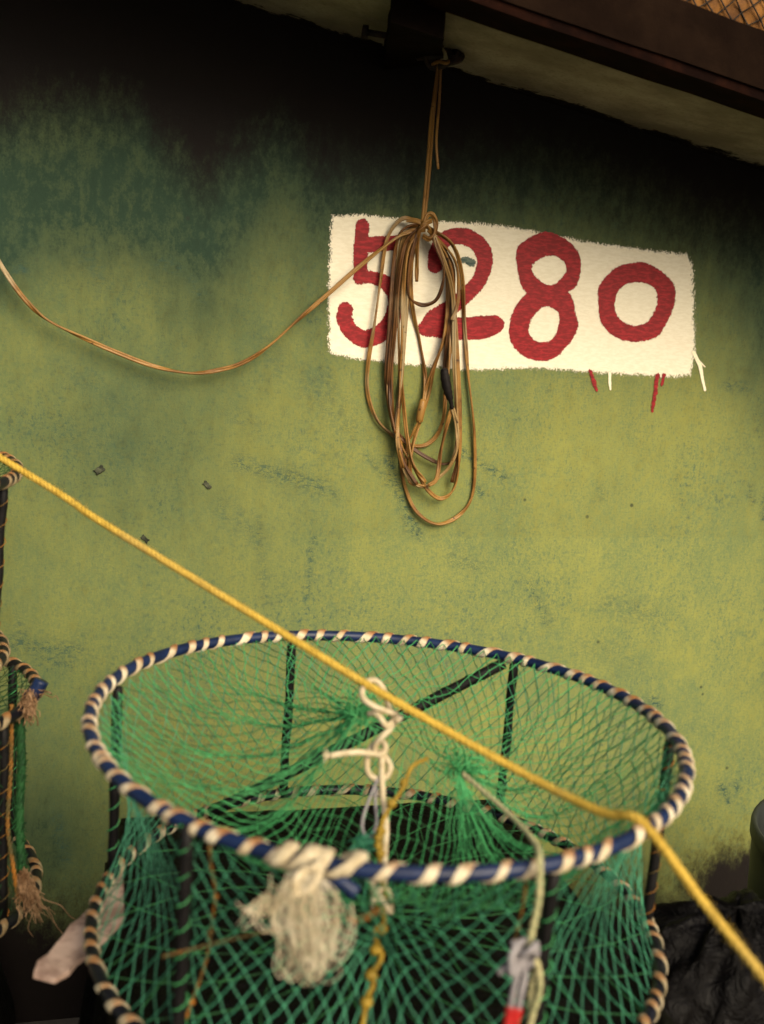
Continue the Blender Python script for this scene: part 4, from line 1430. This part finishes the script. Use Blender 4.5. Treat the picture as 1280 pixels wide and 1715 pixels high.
drape('tarpaulin_pile', 'black plastic sheet over the pile under the left traps, widened out of view to shade the wall', LC.x - .31, LC.y - .16, .40, .34, tB[3] - .010, 9)  # pile enlarged beyond the frame so that it shades the lower left wall

# pale board lying under the trap, poking out at the left
zb = H_BOT - .012
mb = MB()
e1, e2 = onz(74, 1634, zb - .004), onz(262, 1445, zb - .004)
dv = (e2 - e1); ln = dv.length; dv.normalize(); sv = Vector((-dv.y, dv.x, 0))
NB = 14
for i in range(NB + 1):
    p = e1 + dv * ln * i / NB
    hw = .016 + .004 * fbm(Vector((i * .7, 0, 0))) + .012 * i / NB
    if i == 0: hw *= .72
    for (s_, z_) in ((-1, 0), (1, 0), (1, -.006), (-1, -.006)):
        mb.v.append(p + sv * hw * s_ + ZN * (z_ + .003 * fbm(Vector((i * .5, s_, 0)))))
for i in range(NB):
    for k in range(4):
        k2 = (k + 1) % 4
        mb.f.append((i * 4 + k, i * 4 + k2, i * 4 + 4 + k2, i * 4 + 4 + k))
mb.f.append((3, 2, 1, 0)); mb.f.append((NB * 4, NB * 4 + 1, NB * 4 + 2, NB * 4 + 3))
o = mb.build('pale_board', M['board'], None, smooth=False, origin=e1.copy())
tag(o, 'pale weathered board sticking out under the left of front trap', 'board')

# black sack behind on the right
sc_c = depth(1215, 1665, 1.32)
mb = MB()
hz = sc_c.z + .0
top = depth(1120, 1500, 1.32).z
NU, NV = 96, 48
for j in range(NV + 1):
    v = j / NV
    for i in range(NU):
        a_ = 2 * math.pi * i / NU
        prof = (math.sin(math.pi * min(1, .04 + v * .96) * .60) ** .7) if v < 1 else 1
        z_ = top * (1 - v) ** 1.0
        z_ = top * math.cos(v * math.pi / 2) ** .8 if v < 1 else 0.0
        rr = .21 * (math.sin(v * math.pi / 2) ** .75) * (1 + .10 * math.sin(a_ * 2 + 1) + .05 * math.sin(a_ * 13 + 6 * v) * (1 - .5 * v) + .10 * fbm(Vector((math.cos(a_) * 2, math.sin(a_) * 2, v * 3))))
        mb.v.append(Vector((sc_c.x + rr * math.cos(a_) * 1.1, sc_c.y + rr * math.sin(a_) * .8, max(0.001, z_ + .015 * fbm(Vector((math.cos(a_) * 4, math.sin(a_) * 4, v * 6)))))))
mb.f = [(j * NU + i, (j + 1) * NU + i, (j + 1) * NU + (i + 1) % NU, j * NU + (i + 1) % NU) for j in range(NV) for i in range(NU)]
o = mb.build('plastic_sack', M['tarp'], None, origin=Vector((sc_c.x, sc_c.y, 0)))
tag(o, 'crumpled black plastic sack on the ground right of front trap', 'sack')

# grey tub at the right edge
tR = .17
tp_ = depth(1268, 1392, 1.62)
tcx = tp_ + r0 * tR
mb = MB()
prof = [(0.0, .002), (tR * .80, .002), (tR * .82, .01), (tR * .97, tp_.z - .05), (tR * .975, tp_.z - .03), (tR * 1.0, tp_.z - .022), (tR * 1.0, tp_.z - .006), (tR * .985, tp_.z), (tR * .95, tp_.z - .004), (tR * .94, tp_.z - .04), (tR * .80, .03), (0, .025)]
NU = 48
for r1, z1 in prof:
    for i in range(NU):
        a_ = 2 * math.pi * i / NU
        mb.v.append(Vector((tcx.x + r1 * math.cos(a_), tcx.y + r1 * math.sin(a_), z1)))
mb.f = [(j * NU + i, j * NU + (i + 1) % NU, (j + 1) * NU + (i + 1) % NU, (j + 1) * NU + i) for j in range(len(prof) - 1) for i in range(NU)]
o = mb.build('plastic_tub', M['grey_plastic'], None, origin=Vector((tcx.x, tcx.y, 0)))
tag(o, 'grey plastic tub against the wall at right edge', 'tub')
print('tub clearance', tcx.y + tR)

# ------------------------------------------------------------------ on the roof: orange net heap and blue sheet
q = onplane(1230, 10, Vector((0, Y_OUT + .12, 0)), YN)
roofz = ztop(q.x) + FASCIA_H - DROP
mb = MB()
hc = Vector((q.x + .05, Y_OUT + .22, roofz))
def heap(a_, t):
    rr = math.sin(t * math.pi / 2)
    k = 1 + .12 * fbm(Vector((math.cos(a_) * 2, math.sin(a_) * 2, t * 3)))
    p = Vector((hc.x + .34 * rr * k * math.cos(a_), hc.y + .16 * rr * k * math.sin(a_), 0))
    p.z = ztop(p.x) + FASCIA_H - DROP - .006 + .24 * math.cos(t * math.pi / 2) * k
    return p
NU, NV = 80, 30
for j in range(NV + 1):
    for i in range(NU):
        mb.v.append(heap(2 * math.pi * i / NU, j / NV))
mb.f = [(j * NU + i, (j + 1) * NU + i, (j + 1) * NU + (i + 1) % NU, j * NU + (i + 1) % NU) for j in range(NV) for i in range(NU)]
hp = empty('net_heap', hc, 'heap of orange netting on the roof above the eave', 'net')
mb.build('orange_netting', M['orange_net'], hp)
mb = MB()
def heap2(u, v):
    p = heap(u * 2 * math.pi, .08 + .92 * v)
    d_ = (p - (hc - ZN * .1)).normalized()
    return p + d_ * .004
lattice(mb, heap2, 90, 30, .0011, True, closed=True, jit=.002)
mb.build('dark_mesh', M['net_black'], hp)
mb = MB()
bs = depth(1262, -2, 1.28)
for i in range(25):
    for j in range(13):
        u, v = i / 24 * 2 - 1, j / 12 * 2 - 1
        x_ = q.x + .12 + u * .30
        y_ = hc.y + .10 + v * .09
        mb.v.append(Vector((x_, y_, ztop(x_) + FASCIA_H - DROP + .001 + max(0, (.30 + .04 * fbm(Vector((u * 3, v * 3, 4)))) * (1 - abs(v) ** 2.2) * (1 - abs(u) ** 4)))))
mb.f = [(j + i * 13, j + 13 + i * 13, j + 14 + i * 13, j + 1 + i * 13) for i in range(24) for j in range(12)]
o = mb.build('blue_tarpaulin', M['blue_tarp'], None, origin=Vector((q.x + .12, hc.y + .1, ztop(q.x + .12) + FASCIA_H - DROP)))
tag(o, 'blue tarpaulin bundle behind the orange netting on the roof', 'tarpaulin')

print('tris', sum(len(p.vertices) - 2 for o in bpy.data.objects if o.type == 'MESH' for p in o.data.polygons))
